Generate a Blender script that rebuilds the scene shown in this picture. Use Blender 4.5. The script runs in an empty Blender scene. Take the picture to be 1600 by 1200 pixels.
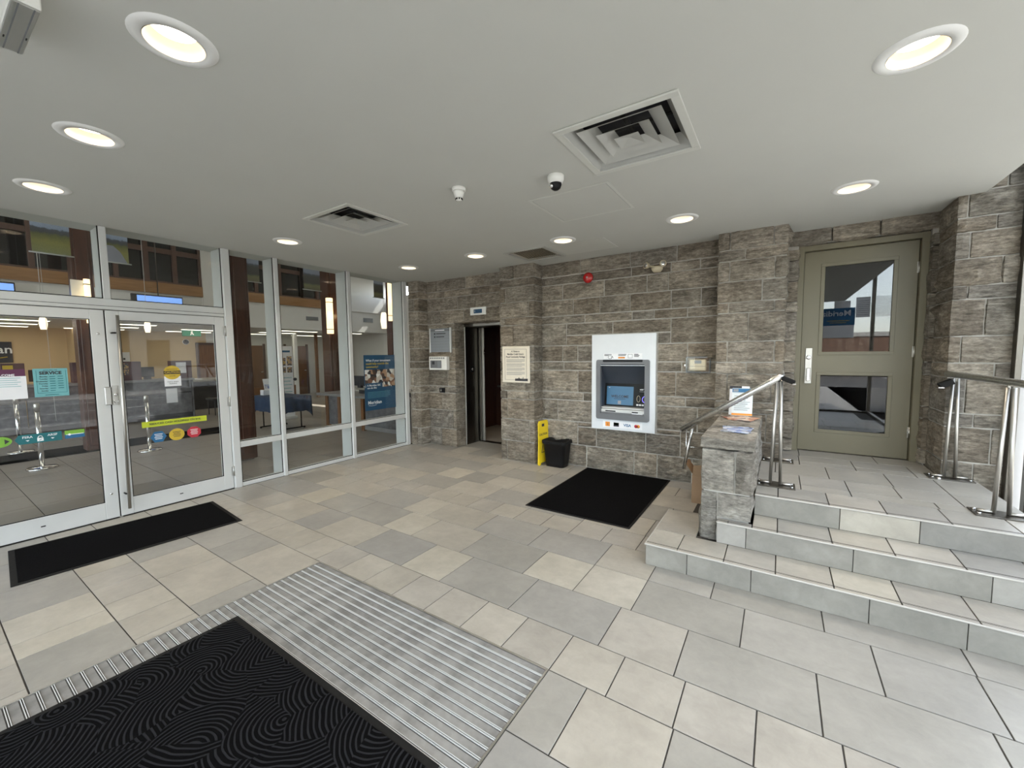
import bpy, bmesh, math, random
from mathutils import Vector, Matrix, noise

# ---------------------------------------------------------------- camera, sky, sun, exposure
SC = bpy.context.scene
COL = SC.collection
PI = math.pi
random.seed(7)

cam_d = bpy.data.cameras.new('camera')
cam_d.sensor_fit = 'HORIZONTAL'
cam_d.sensor_width = 36.0
cam_d.lens = 36.0 * 633.8 / 1600.0
cam_d.clip_start = 0.02
cam_d.clip_end = 500
cam = bpy.data.objects.new('camera', cam_d)
COL.objects.link(cam)
yaw, pitch, roll = math.radians(33.391), math.radians(-4.2458), math.radians(-0.611)
fwd = Vector((-math.sin(yaw) * math.cos(pitch), math.cos(yaw) * math.cos(pitch), math.sin(pitch)))
right = Vector((math.cos(yaw), math.sin(yaw), 0))
up = right.cross(fwd)
r2 = math.cos(roll) * right + math.sin(roll) * up
u2 = -math.sin(roll) * right + math.cos(roll) * up
M = Matrix((r2, u2, -fwd)).transposed().to_4x4()
M.translation = (0, 0, 1.62)
cam.matrix_world = M
SC.camera = cam

SC.view_settings.view_transform = 'Standard'
SC.view_settings.look = 'None'
SC.view_settings.gamma = 1.0
SC.view_settings.use_curve_mapping = False
SC.view_settings.exposure = 0.0

SKY_STRENGTH = 1.45
SUN_STRENGTH = 12.0
DOWNLIGHT_W = 3.2
HALL_W = 5.0
world = bpy.data.worlds.new('sky')
SC.world = world
world.use_nodes = True
wn = world.node_tree.nodes
wl = world.node_tree.links
wn.clear()
sky = wn.new('ShaderNodeTexSky')
sky.sky_type = 'NISHITA'
sky.sun_disc = False
sky.sun_elevation = math.radians(50)
sky.sun_rotation = math.radians(-8)
bgn = wn.new('ShaderNodeBackground')
bgn.inputs['Strength'].default_value = SKY_STRENGTH
out = wn.new('ShaderNodeOutputWorld')
hs = wn.new('ShaderNodeHueSaturation')          # sky desaturated so the daylight balances neutral
hs.inputs['Saturation'].default_value = 0.38
wl.new(sky.outputs[0], hs.inputs['Color'])
wl.new(hs.outputs[0], bgn.inputs[0])
wl.new(bgn.outputs[0], out.inputs[0])

sun_d = bpy.data.lights.new('sun', 'SUN')
sun_d.energy = SUN_STRENGTH
sun_d.angle = 0.009
sun_d.color = (1.0, 0.95, 0.86)
sun = bpy.data.objects.new('sun', sun_d)
COL.objects.link(sun)
SUN_DIR = Vector((-0.10, -0.66, -0.80)).normalized()      # light travels away from the stone wall, towards the street front
sun.rotation_euler = SUN_DIR.to_track_quat('-Z', 'Y').to_euler()
sun.location = (6, 12, 20)

# ---------------------------------------------------------------- materials
def newmat(name):
    m = bpy.data.materials.new(name)
    m.use_nodes = True
    nt = m.node_tree
    nt.nodes.clear()
    o = nt.nodes.new('ShaderNodeOutputMaterial')
    b = nt.nodes.new('ShaderNodeBsdfPrincipled')
    nt.links.new(b.outputs[0], o.inputs[0])
    return m, nt, b

def ramp(nt, src, stops):
    r = nt.nodes.new('ShaderNodeValToRGB')
    el = r.color_ramp.elements
    el[0].position = stops[0][0]; el[0].color = (*stops[0][1], 1)
    el[1].position = stops[-1][0]; el[1].color = (*stops[-1][1], 1)
    for p, c in stops[1:-1]:
        e = el.new(p)
        e.color = (*c, 1)
    nt.links.new(src, r.inputs[0])
    return r.outputs[0]

def coords(nt, scale=(1, 1, 1), rand=False, rot=(0, 0, 0)):
    tc = nt.nodes.new('ShaderNodeTexCoord')
    mp = nt.nodes.new('ShaderNodeMapping')
    mp.inputs['Scale'].default_value = scale
    mp.inputs['Rotation'].default_value = rot
    nt.links.new(tc.outputs['Object'], mp.inputs[0])
    if rand:
        oi = nt.nodes.new('ShaderNodeObjectInfo')
        mu = nt.nodes.new('ShaderNodeMath'); mu.operation = 'MULTIPLY'; mu.inputs[1].default_value = 47.0
        nt.links.new(oi.outputs['Random'], mu.inputs[0])
        cb = nt.nodes.new('ShaderNodeCombineXYZ')
        for i in range(3):
            nt.links.new(mu.outputs[0], cb.inputs[i])
        nt.links.new(cb.outputs[0], mp.inputs['Location'])
    return mp.outputs[0]

def tex(nt, vec, scale, detail=4, rough=0.55, dist=0.0):
    n = nt.nodes.new('ShaderNodeTexNoise')
    n.inputs['Scale'].default_value = scale
    n.inputs['Detail'].default_value = detail
    n.inputs['Roughness'].default_value = rough
    n.inputs['Distortion'].default_value = dist
    nt.links.new(vec, n.inputs['Vector'])
    return n.outputs['Fac']

def mixc(nt, fac, a, b, mode='MIX'):
    m = nt.nodes.new('ShaderNodeMix'); m.data_type = 'RGBA'; m.blend_type = mode
    for s, v in ((m.inputs[0], fac), (m.inputs[6], a), (m.inputs[7], b)):
        if hasattr(v, 'is_linked'):
            nt.links.new(v, s)
        elif isinstance(v, (int, float)):
            s.default_value = v
        else:
            s.default_value = (*v, 1)
    return m.outputs[2]

def bump(nt, b, h, strength=0.3, dist=0.01):
    n = nt.nodes.new('ShaderNodeBump')
    n.inputs['Strength'].default_value = strength
    n.inputs['Distance'].default_value = dist
    nt.links.new(h, n.inputs['Height'])
    nt.links.new(n.outputs[0], b.inputs['Normal'])

def plain(name, col, rough=0.5, metal=0.0, var=0.06, scale=6.0, bumpy=0.0, coat=0.0, emis=None, es=0.0, spec=0.5):
    m, nt, b = newmat(name)
    v = coords(nt)
    f = tex(nt, v, scale, 3)
    lo = tuple(max(0, c * (1 - var)) for c in col)
    hi = tuple(min(1, c * (1 + var)) for c in col)
    nt.links.new(ramp(nt, f, [(0.3, lo), (0.7, hi)]), b.inputs['Base Color'])
    b.inputs['Roughness'].default_value = rough
    b.inputs['Metallic'].default_value = metal
    b.inputs['Specular IOR Level'].default_value = spec
    b.inputs['Coat Weight'].default_value = coat
    if bumpy:
        bump(nt, b, tex(nt, v, 120, 3), bumpy, 0.002)
    if emis:
        b.inputs['Emission Color'].default_value = (*emis, 1)
        b.inputs['Emission Strength'].default_value = es
    return m

def stone_mat(name, dark, mid, light, brown=None):
    m, nt, b = newmat(name)
    v = coords(nt, (1, 1, 1), True)
    vs = coords(nt, (2.2, 2.2, 13), True)
    oi = nt.nodes.new('ShaderNodeObjectInfo')
    f1 = tex(nt, vs, 2.2, 7, 0.72, 0.5)
    f2 = tex(nt, v, 3.4, 6, 0.7)
    c1 = ramp(nt, f1, [(0.30, dark), (0.50, mid), (0.72, light)])
    c2 = ramp(nt, f2, [(0.33, tuple(c * 0.55 for c in mid)), (0.5, mid), (0.66, light)])
    c = mixc(nt, 0.45, c1, c2)
    tint = ramp(nt, oi.outputs['Random'], [(0.0, (0.60, 0.58, 0.55)), (0.25, (0.92, 0.85, 0.76)), (0.5, (0.84, 0.83, 0.80)), (0.75, (1.15, 1.10, 1.02)), (1.0, (0.72, 0.72, 0.72))])
    c = mixc(nt, 1.0, c, tint, 'MULTIPLY')
    fine = tex(nt, coords(nt, (1, 1, 2.4), True), 22, 7, 0.75)
    c = mixc(nt, 0.6, c, ramp(nt, fine, [(0.33, (0.18, 0.17, 0.155)), (0.68, (0.97, 0.95, 0.92))]), 'OVERLAY')
    nt.links.new(c, b.inputs['Base Color'])
    b.inputs['Roughness'].default_value = 0.88
    b.inputs['Specular IOR Level'].default_value = 0.25
    a = nt.nodes.new('ShaderNodeMath'); a.operation = 'ADD'
    nt.links.new(tex(nt, vs, 4.5, 8, 0.72, 0.8), a.inputs[0])
    nt.links.new(fine, a.inputs[1])
    bump(nt, b, a.outputs[0], 1.0, 0.035)
    return m

def tile_mat(name, base, streak, cloud, rough=0.34):
    m, nt, b = newmat(name)
    v = coords(nt, (1, 1, 1), True)
    vs = coords(nt, (1.2, 7, 1), True)
    oi = nt.nodes.new('ShaderNodeObjectInfo')
    f = tex(nt, v, 3.2, 6, 0.62)
    s = tex(nt, vs, 3.0, 6, 0.6)
    c = ramp(nt, f, [(0.34, tuple(x * 0.84 for x in base)), (0.50, base), (0.66, tuple(x * 1.05 for x in cloud))])
    c = mixc(nt, 0.22, c, ramp(nt, tex(nt, v, 14, 6, 0.7, 0.6), [(0.36, tuple(x * 0.72 for x in base)), (0.64, tuple(min(1, x * 1.22) for x in cloud))]))
    c = mixc(nt, 0.35, c, ramp(nt, s, [(0.36, streak), (0.62, base)]))
    c = mixc(nt, 1.0, c, ramp(nt, oi.outputs['Random'], [(0, (0.90, 0.90, 0.91)), (0.5, (1, 0.99, 0.97)), (1, (0.94, 0.93, 0.90))]), 'MULTIPLY')
    nt.links.new(c, b.inputs['Base Color'])
    nt.links.new(ramp(nt, f, [(0.3, (rough - .01,) * 3), (0.7, (rough + .06,) * 3)]), b.inputs['Roughness'])
    b.inputs['Specular IOR Level'].default_value = 0.45
    bump(nt, b, tex(nt, v, 60, 3), 0.06, 0.002)
    return m

def wood_mat(name, a, c, rough=0.4, axis=2, coat=0.2):
    m, nt, b = newmat(name)
    sc = [9, 9, 9]; sc[axis] = 0.8
    v = coords(nt, tuple(sc))
    f = tex(nt, v, 3, 5, 0.6, 0.6)
    nt.links.new(ramp(nt, f, [(0.3, a), (0.7, c)]), b.inputs['Base Color'])
    b.inputs['Roughness'].default_value = rough
    b.inputs['Coat Weight'].default_value = coat
    return m

def brushed(name, col, rough=0.28, axis=2, metal=1.0):
    m, nt, b = newmat(name)
    sc = [90, 90, 90]; sc[axis] = 1.5
    v = coords(nt, tuple(sc))
    f = tex(nt, v, 3, 2)
    nt.links.new(ramp(nt, f, [(0.3, tuple(x * .9 for x in col)), (0.7, col)]), b.inputs['Base Color'])
    nt.links.new(ramp(nt, f, [(0.3, (rough * .8,) * 3), (0.7, (rough * 1.25,) * 3)]), b.inputs['Roughness'])
    b.inputs['Metallic'].default_value = metal
    return m

def glass_mat(name, tint=(0.93, 0.96, 0.95), refl=1.0):
    m = bpy.data.materials.new(name); m.use_nodes = True
    nt = m.node_tree; nt.nodes.clear()
    o = nt.nodes.new('ShaderNodeOutputMaterial')
    mx = nt.nodes.new('ShaderNodeMixShader')
    t = nt.nodes.new('ShaderNodeBsdfTransparent'); t.inputs[0].default_value = (*tint, 1)
    g = nt.nodes.new('ShaderNodeBsdfGlossy'); g.inputs['Roughness'].default_value = 0.0
    g.inputs[0].default_value = (1, 1, 1, 1)
    fr = nt.nodes.new('ShaderNodeFresnel'); fr.inputs[0].default_value = 1.52
    mu = nt.nodes.new('ShaderNodeMath'); mu.operation = 'MULTIPLY'; mu.inputs[1].default_value = refl; mu.use_clamp = True
    nt.links.new(fr.outputs[0], mu.inputs[0])
    ge = nt.nodes.new('ShaderNodeNewGeometry')
    iv = nt.nodes.new('ShaderNodeMath'); iv.operation = 'SUBTRACT'; iv.inputs[0].default_value = 1.0
    nt.links.new(ge.outputs['Backfacing'], iv.inputs[1])
    m2 = nt.nodes.new('ShaderNodeMath'); m2.operation = 'MULTIPLY'
    nt.links.new(mu.outputs[0], m2.inputs[0]); nt.links.new(iv.outputs[0], m2.inputs[1])
    nt.links.new(m2.outputs[0], mx.inputs[0])
    nt.links.new(t.outputs[0], mx.inputs[1]); nt.links.new(g.outputs[0], mx.inputs[2])
    nt.links.new(mx.outputs[0], o.inputs[0])
    return m

def glow(name, col, s):
    m, nt, b = newmat(name)
    b.inputs['Base Color'].default_value = (*[min(1, c) for c in col], 1)
    b.inputs['Emission Color'].default_value = (*col, 1)
    b.inputs['Emission Strength'].default_value = s
    b.inputs['Roughness'].default_value = 0.4
    return m

def swirl_mat(name, col):
    # embossed fan-shaped arcs on a rubber backed carpet mat
    m, nt, b = newmat(name)
    v = coords(nt)
    nz = nt.nodes.new('ShaderNodeTexNoise'); nz.inputs['Scale'].default_value = 7.0; nz.inputs['Detail'].default_value = 1
    nt.links.new(v, nz.inputs['Vector'])
    wv = nt.nodes.new('ShaderNodeVectorMath'); wv.operation = 'MULTIPLY_ADD'; wv.inputs[1].default_value = (.035, .035, 0)
    nt.links.new(nz.outputs['Color'], wv.inputs[0]); nt.links.new(v, wv.inputs[2])
    v = wv.outputs[0]
    vo = nt.nodes.new('ShaderNodeTexVoronoi'); vo.inputs['Scale'].default_value = 4.6
    nt.links.new(v, vo.inputs['Vector'])
    sub = nt.nodes.new('ShaderNodeVectorMath'); sub.operation = 'SUBTRACT'
    nt.links.new(v, sub.inputs[0]); nt.links.new(vo.outputs['Position'], sub.inputs[1])
    off = nt.nodes.new('ShaderNodeVectorMath'); off.operation = 'SUBTRACT'; off.inputs[1].default_value = (0.5, 0.5, 0.5)
    nt.links.new(vo.outputs['Color'], off.inputs[0])
    sc = nt.nodes.new('ShaderNodeVectorMath'); sc.operation = 'SCALE'; sc.inputs[3].default_value = 0.62
    nt.links.new(off.outputs[0], sc.inputs[0])
    ad = nt.nodes.new('ShaderNodeVectorMath'); ad.operation = 'ADD'
    nt.links.new(sub.outputs[0], ad.inputs[0]); nt.links.new(sc.outputs[0], ad.inputs[1])
    mz = nt.nodes.new('ShaderNodeVectorMath'); mz.operation = 'MULTIPLY'; mz.inputs[1].default_value = (1, 1, 0)
    nt.links.new(ad.outputs[0], mz.inputs[0])
    ln = nt.nodes.new('ShaderNodeVectorMath'); ln.operation = 'LENGTH'
    nt.links.new(mz.outputs[0], ln.inputs[0])
    w = nt.nodes.new('ShaderNodeMath'); w.operation = 'MULTIPLY'; w.inputs[1].default_value = 2 * PI / 0.022
    nt.links.new(ln.outputs['Value'], w.inputs[0])
    si = nt.nodes.new('ShaderNodeMath'); si.operation = 'SINE'
    nt.links.new(w.outputs[0], si.inputs[0])
    r = ramp(nt, si.outputs[0], [(0.15, (0, 0, 0)), (0.6, (1, 1, 1))])
    nt.links.new(mixc(nt, r, tuple(x * .3 for x in col), tuple(x * 2.3 for x in col)), b.inputs['Base Color'])  # rib highlights and groove shade put into the colour, along with the bump
    b.inputs['Roughness'].default_value = 0.9
    b.inputs['Specular IOR Level'].default_value = 0.06
    bump(nt, b, r, 0.9, 0.006)
    return m

def carpet_mat(name, col):
    m, nt, b = newmat(name)
    v = coords(nt)
    f = tex(nt, v, 160, 2)
    nt.links.new(ramp(nt, f, [(0.35, tuple(x * .5 for x in col)), (0.7, tuple(x * 1.7 for x in col))]), b.inputs['Base Color'])
    b.inputs['Roughness'].default_value = 0.95
    b.inputs['Specular IOR Level'].default_value = 0.04
    bump(nt, b, f, 0.8, 0.004)
    return m

def picture_mat(name, kind):
    # landscape print: sky over a hedge over a field or road, in local (object) height
    m, nt, b = newmat(name)
    tc = nt.nodes.new('ShaderNodeTexCoord')
    sep = nt.nodes.new('ShaderNodeSeparateXYZ')
    nt.links.new(tc.outputs['Generated'], sep.inputs[0])
    wob = tex(nt, tc.outputs['Generated'], 7, 4)
    a = nt.nodes.new('ShaderNodeMath'); a.operation = 'MULTIPLY_ADD'; a.inputs[1].default_value = 0.12
    nt.links.new(wob, a.inputs[0]); nt.links.new(sep.outputs[2], a.inputs[2])
    if kind == 'field':
        st = [(0.0, (0.30, 0.32, 0.36)), (0.10, (0.27, 0.28, 0.12)), (0.36, (0.30, 0.29, 0.08)), (0.54, (0.17, 0.17, 0.06)), (0.60, (0.09, 0.10, 0.10)), (0.69, (0.11, 0.12, 0.15)), (0.72, (0.36, 0.44, 0.60)), (1, (0.50, 0.56, 0.70))]
    else:
        st = [(0.0, (0.20, 0.17, 0.13)), (0.25, (0.26, 0.27, 0.14)), (0.34, (0.10, 0.10, 0.09)), (0.60, (0.13, 0.13, 0.12)), (0.68, (0.16, 0.18, 0.22)), (0.72, (0.40, 0.46, 0.60)), (1, (0.48, 0.53, 0.66))]
    c = ramp(nt, a.outputs[0], st)
    gr = tex(nt, tc.outputs['Generated'], 40, 3)
    c = mixc(nt, 0.35, c, ramp(nt, gr, [(0.3, (0.3, 0.3, 0.3)), (0.7, (0.8, 0.8, 0.8))]), 'OVERLAY')
    nt.links.new(c, b.inputs['Base Color'])
    b.inputs['Roughness'].default_value = 0.6
    return m

def photo_mat(name, cols, scale=14):
    m, nt, b = newmat(name)
    v = coords(nt)
    vo = nt.nodes.new('ShaderNodeTexVoronoi'); vo.inputs['Scale'].default_value = scale
    nt.links.new(v, vo.inputs['Vector'])
    sp = nt.nodes.new('ShaderNodeSeparateColor'); nt.links.new(vo.outputs['Color'], sp.inputs[0])
    n = len(cols)
    r = ramp(nt, sp.outputs[0], [(i / n, c) for i, c in enumerate(cols)])
    r.node.color_ramp.interpolation = 'CONSTANT'
    nt.links.new(r, b.inputs['Base Color'])
    b.inputs['Roughness'].default_value = 0.5
    return m

MT = {}
def init_mats():
    G = MT
    G['stone'] = stone_mat('limestone', (0.072, 0.064, 0.055), (0.345, 0.316, 0.277), (0.70, 0.66, 0.60))
    G['stone_pale'] = stone_mat('limestone pale', (0.15, 0.145, 0.135), (0.38, 0.37, 0.35), (0.66, 0.65, 0.62))
    G['mortar'] = plain('mortar', (0.46, 0.435, 0.39), 0.9, 0, 0.15, 20, 0.3)
    G['tile_grey'] = tile_mat('grey porcelain', (0.315, 0.305, 0.28), (0.29, 0.28, 0.26), (0.365, 0.35, 0.322))
    G['tile_beige'] = tile_mat('beige porcelain', (0.385, 0.360, 0.315), (0.345, 0.323, 0.285), (0.45, 0.425, 0.375))
    G['tile_cream'] = tile_mat('cream porcelain', (0.43, 0.403, 0.345), (0.39, 0.365, 0.312), (0.52, 0.49, 0.43))
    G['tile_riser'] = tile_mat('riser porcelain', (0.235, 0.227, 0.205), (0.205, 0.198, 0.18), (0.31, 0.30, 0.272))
    G['tile_hall'] = tile_mat('hall porcelain', (0.30, 0.272, 0.245), (0.285, 0.258, 0.232), (0.315, 0.286, 0.258), 0.30)
    G['grout'] = plain('grout', (0.05, 0.046, 0.042), 0.9, 0, 0.2, 30)
    G['nosing'] = plain('pale nosing trim', (0.44, 0.42, 0.385), 0.5)
    G['ceiling'] = plain('ceiling paint', (0.56, 0.56, 0.522), 0.85, 0, 0.015, 1.5)
    G['white'] = plain('white paint', (0.78, 0.78, 0.76), 0.6, 0, 0.02)
    G['white_plastic'] = plain('white plastic', (0.80, 0.80, 0.76), 0.35, 0, 0.02)
    G['diffuser'] = plain('diffuser enamel', (0.46, 0.46, 0.43), 0.5, 0, 0.05, 5)
    G['vent_frame'] = plain('vent frame enamel', (0.60, 0.60, 0.555), 0.5, 0, 0.02)
    G['dark'] = plain('dark void', (0.015, 0.014, 0.013), 0.8)
    G['black_plastic'] = plain('black plastic', (0.006, 0.006, 0.007), 0.45, 0, 0.1, spec=0.25)
    G['black_rubber'] = plain('black rubber', (0.012, 0.0115, 0.011), 0.8, 0, 0.2, 20, 0.1, spec=0.2)
    G['mat_swirl'] = swirl_mat('swirl mat', (0.0085, 0.0085, 0.0095))
    G['mat_carpet'] = carpet_mat('carpet mat', (0.0045, 0.0045, 0.005))
    G['alu'] = plain('satin aluminium', (0.62, 0.63, 0.62), 0.5, 0.15, 0.03, 3)
    G['alu_dark'] = brushed('mill aluminium', (0.58, 0.58, 0.56), 0.42, 0)
    G['grate'] = plain('grate infill', (0.225, 0.22, 0.208), 0.75, 0.0, 0.3, 9, 0.4)
    G['steel'] = brushed('brushed steel', (0.52, 0.50, 0.46), 0.40, 2)
    G['steel_rail'] = brushed('steel rail', (0.72, 0.71, 0.68), 0.3, 0)
    G['steel_dark'] = brushed('bronze steel', (0.15, 0.138, 0.12), 0.32, 2)
    G['chrome'] = plain('chrome', (0.80, 0.80, 0.80), 0.08, 1.0, 0.02)
    G['door_paint'] = plain('olive door paint', (0.150, 0.132, 0.082), 0.42, 0, 0.03, 2)
    G['glass'] = glass_mat('clear glass', (0.93, 0.945, 0.94), 1.1)
    G['glass_clear'] = glass_mat('facade glass', (0.97, 0.985, 0.98), 1.0)
    G['glass_dark'] = glass_mat('grey glass', (0.26, 0.28, 0.29), 1.7)
    G['wood_red'] = wood_mat('red brown timber', (0.048, 0.016, 0.009), (0.095, 0.034, 0.019), 0.35)
    G['wood_orange'] = wood_mat('orange fir beam', (0.30, 0.155, 0.055), (0.40, 0.215, 0.085), 0.5, 1)
    G['wood_frame'] = wood_mat('brown window timber', (0.095, 0.050, 0.036), (0.14, 0.075, 0.054), 0.5)
    G['wood_door'] = wood_mat('door timber', (0.16, 0.07, 0.028), (0.24, 0.115, 0.048), 0.4)
    G['beige_wall'] = plain('warm beige wall', (0.62, 0.46, 0.26), 0.8, 0, 0.03, 2)
    G['laminate'] = plain('grey laminate', (0.125, 0.125, 0.135), 0.5, 0, 0.3, 9)
    G['counter'] = plain('grey counter top', (0.24, 0.235, 0.24), 0.35, 0, 0.08, 12)
    G['plum'] = plain('plum screen', (0.085, 0.040, 0.045), 0.5)
    G['navy_cloth'] = plain('navy cloth', (0.020, 0.040, 0.085), 0.9, 0, 0.15, 8)
    G['navy'] = plain('navy print', (0.020, 0.075, 0.150), 0.45, 0, 0.05, 2)
    G['paper'] = plain('white paper', (0.80, 0.81, 0.84), 0.7, 0, 0.02)
    G['teal'] = plain('teal print', (0.16, 0.42, 0.45), 0.6)
    G['teal_dark'] = plain('dark teal print', (0.010, 0.14, 0.16), 0.5)
    G['plum_print'] = plain('plum print', (0.10, 0.022, 0.065), 0.5)
    G['yellow'] = plain('safety yellow', (0.86, 0.62, 0.02), 0.4, 0, 0.04)
    G['lime'] = plain('lime print', (0.50, 0.58, 0.03), 0.5)
    G['green'] = plain('green print', (0.20, 0.44, 0.05), 0.5)
    G['blue'] = plain('blue print', (0.02, 0.13, 0.28), 0.5)
    G['red'] = plain('red gloss', (0.42, 0.012, 0.012), 0.2, 0, 0.05, 3, 0, 0.5)
    G['red_print'] = plain('red print', (0.50, 0.03, 0.05), 0.5)
    G['gold_print'] = plain('gold print', (0.60, 0.42, 0.04), 0.5)
    G['orange'] = plain('orange print', (0.75, 0.27, 0.03), 0.5)
    G['card'] = plain('cardboard', (0.30, 0.19, 0.11), 0.85, 0, 0.08)
    G['cream'] = plain('cream plaque', (0.72, 0.66, 0.55), 0.55, 0, 0.03)
    G['putty'] = plain('putty plastic', (0.55, 0.48, 0.34), 0.5)
    G['grey_plastic'] = plain('grey plastic', (0.155, 0.160, 0.17), 0.45, 0, 0.04)
    G['panel_grey'] = plain('pale grey panel', (0.24, 0.26, 0.28), 0.4, 0, 0.03)
    G['atm_white'] = plain('machine white', (0.70, 0.73, 0.76), 0.35, 0, 0.02)
    G['hood'] = plain('machine hood', (0.05, 0.058, 0.075), 0.35, 0, 0.04)
    G['ink'] = plain('dark ink', (0.03, 0.03, 0.035), 0.6)
    G['ink_white'] = plain('white ink', (0.85, 0.86, 0.88), 0.6)
    G['lens'] = glow('lamp lens', (1.0, 0.93, 0.82), 7)
    G['baffle'] = plain('lamp baffle', (0.56, 0.50, 0.40), 0.4, 0, 0.02)
    G['sconce'] = glow('sconce glow', (1.0, 0.78, 0.46), 1.9)
    G['pendant'] = glow('pendant glow', (1.0, 0.84, 0.60), 1.7)
    G['strip'] = glow('fluorescent', (1.0, 0.93, 0.74), 3.2)
    G['tv'] = glow('tv screen', (0.22, 0.42, 0.95), 0.9)
    G['atm_screen'] = glow('machine screen', (0.03, 0.11, 0.20), 0.35)
    G['purple'] = glow('purple ring', (0.20, 0.16, 0.8), 1.1)
    G['exit'] = glow('exit sign', (0.01, 0.16, 0.08), 0.25)
    G['road_grey'] = plain('road print grey', (0.34, 0.35, 0.41), 0.6, 0, 0.06, 20)
    G['field'] = picture_mat('field print', 'field')
    G['grove'] = picture_mat('grove print', 'grove')
    G['crowd'] = photo_mat('crowd photo', [(0.08, 0.05, 0.04), (0.55, 0.50, 0.45), (0.20, 0.10, 0.06), (0.75, 0.74, 0.72), (0.03, 0.03, 0.04), (0.40, 0.24, 0.15)], 16)
    G['photo'] = photo_mat('small photo', [(0.45, 0.30, 0.20), (0.10, 0.10, 0.14), (0.60, 0.42, 0.16), (0.14, 0.12, 0.12)], 30)
    G['leaflet_red'] = photo_mat('red leaflet', [(0.35, 0.14, 0.09), (0.62, 0.50, 0.40), (0.12, 0.08, 0.07), (0.55, 0.32, 0.20)], 16)
    G['leaflet_blue'] = photo_mat('blue leaflet', [(0.42, 0.48, 0.62), (0.16, 0.22, 0.45), (0.60, 0.62, 0.68), (0.26, 0.27, 0.32)], 22)
    G['pavement'] = plain('pavement', (0.46, 0.44, 0.41), 0.85, 0, 0.1, 2, 0.2)
    G['asphalt'] = plain('asphalt', (0.13, 0.125, 0.12), 0.9, 0, 0.2, 3, 0.3)
    G['road_white'] = plain('road paint', (0.75, 0.74, 0.70), 0.8)
    G['brick_far'] = plain('brown brick far', (0.20, 0.12, 0.085), 0.9, 0, 0.2, 5)
    G['leaf'] = plain('leaf', (0.13, 0.19, 0.035), 0.6, 0, 0.4, 3)
    G['bark'] = plain('bark', (0.10, 0.075, 0.05), 0.9, 0, 0.3, 12, 0.5)
init_mats()

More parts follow.
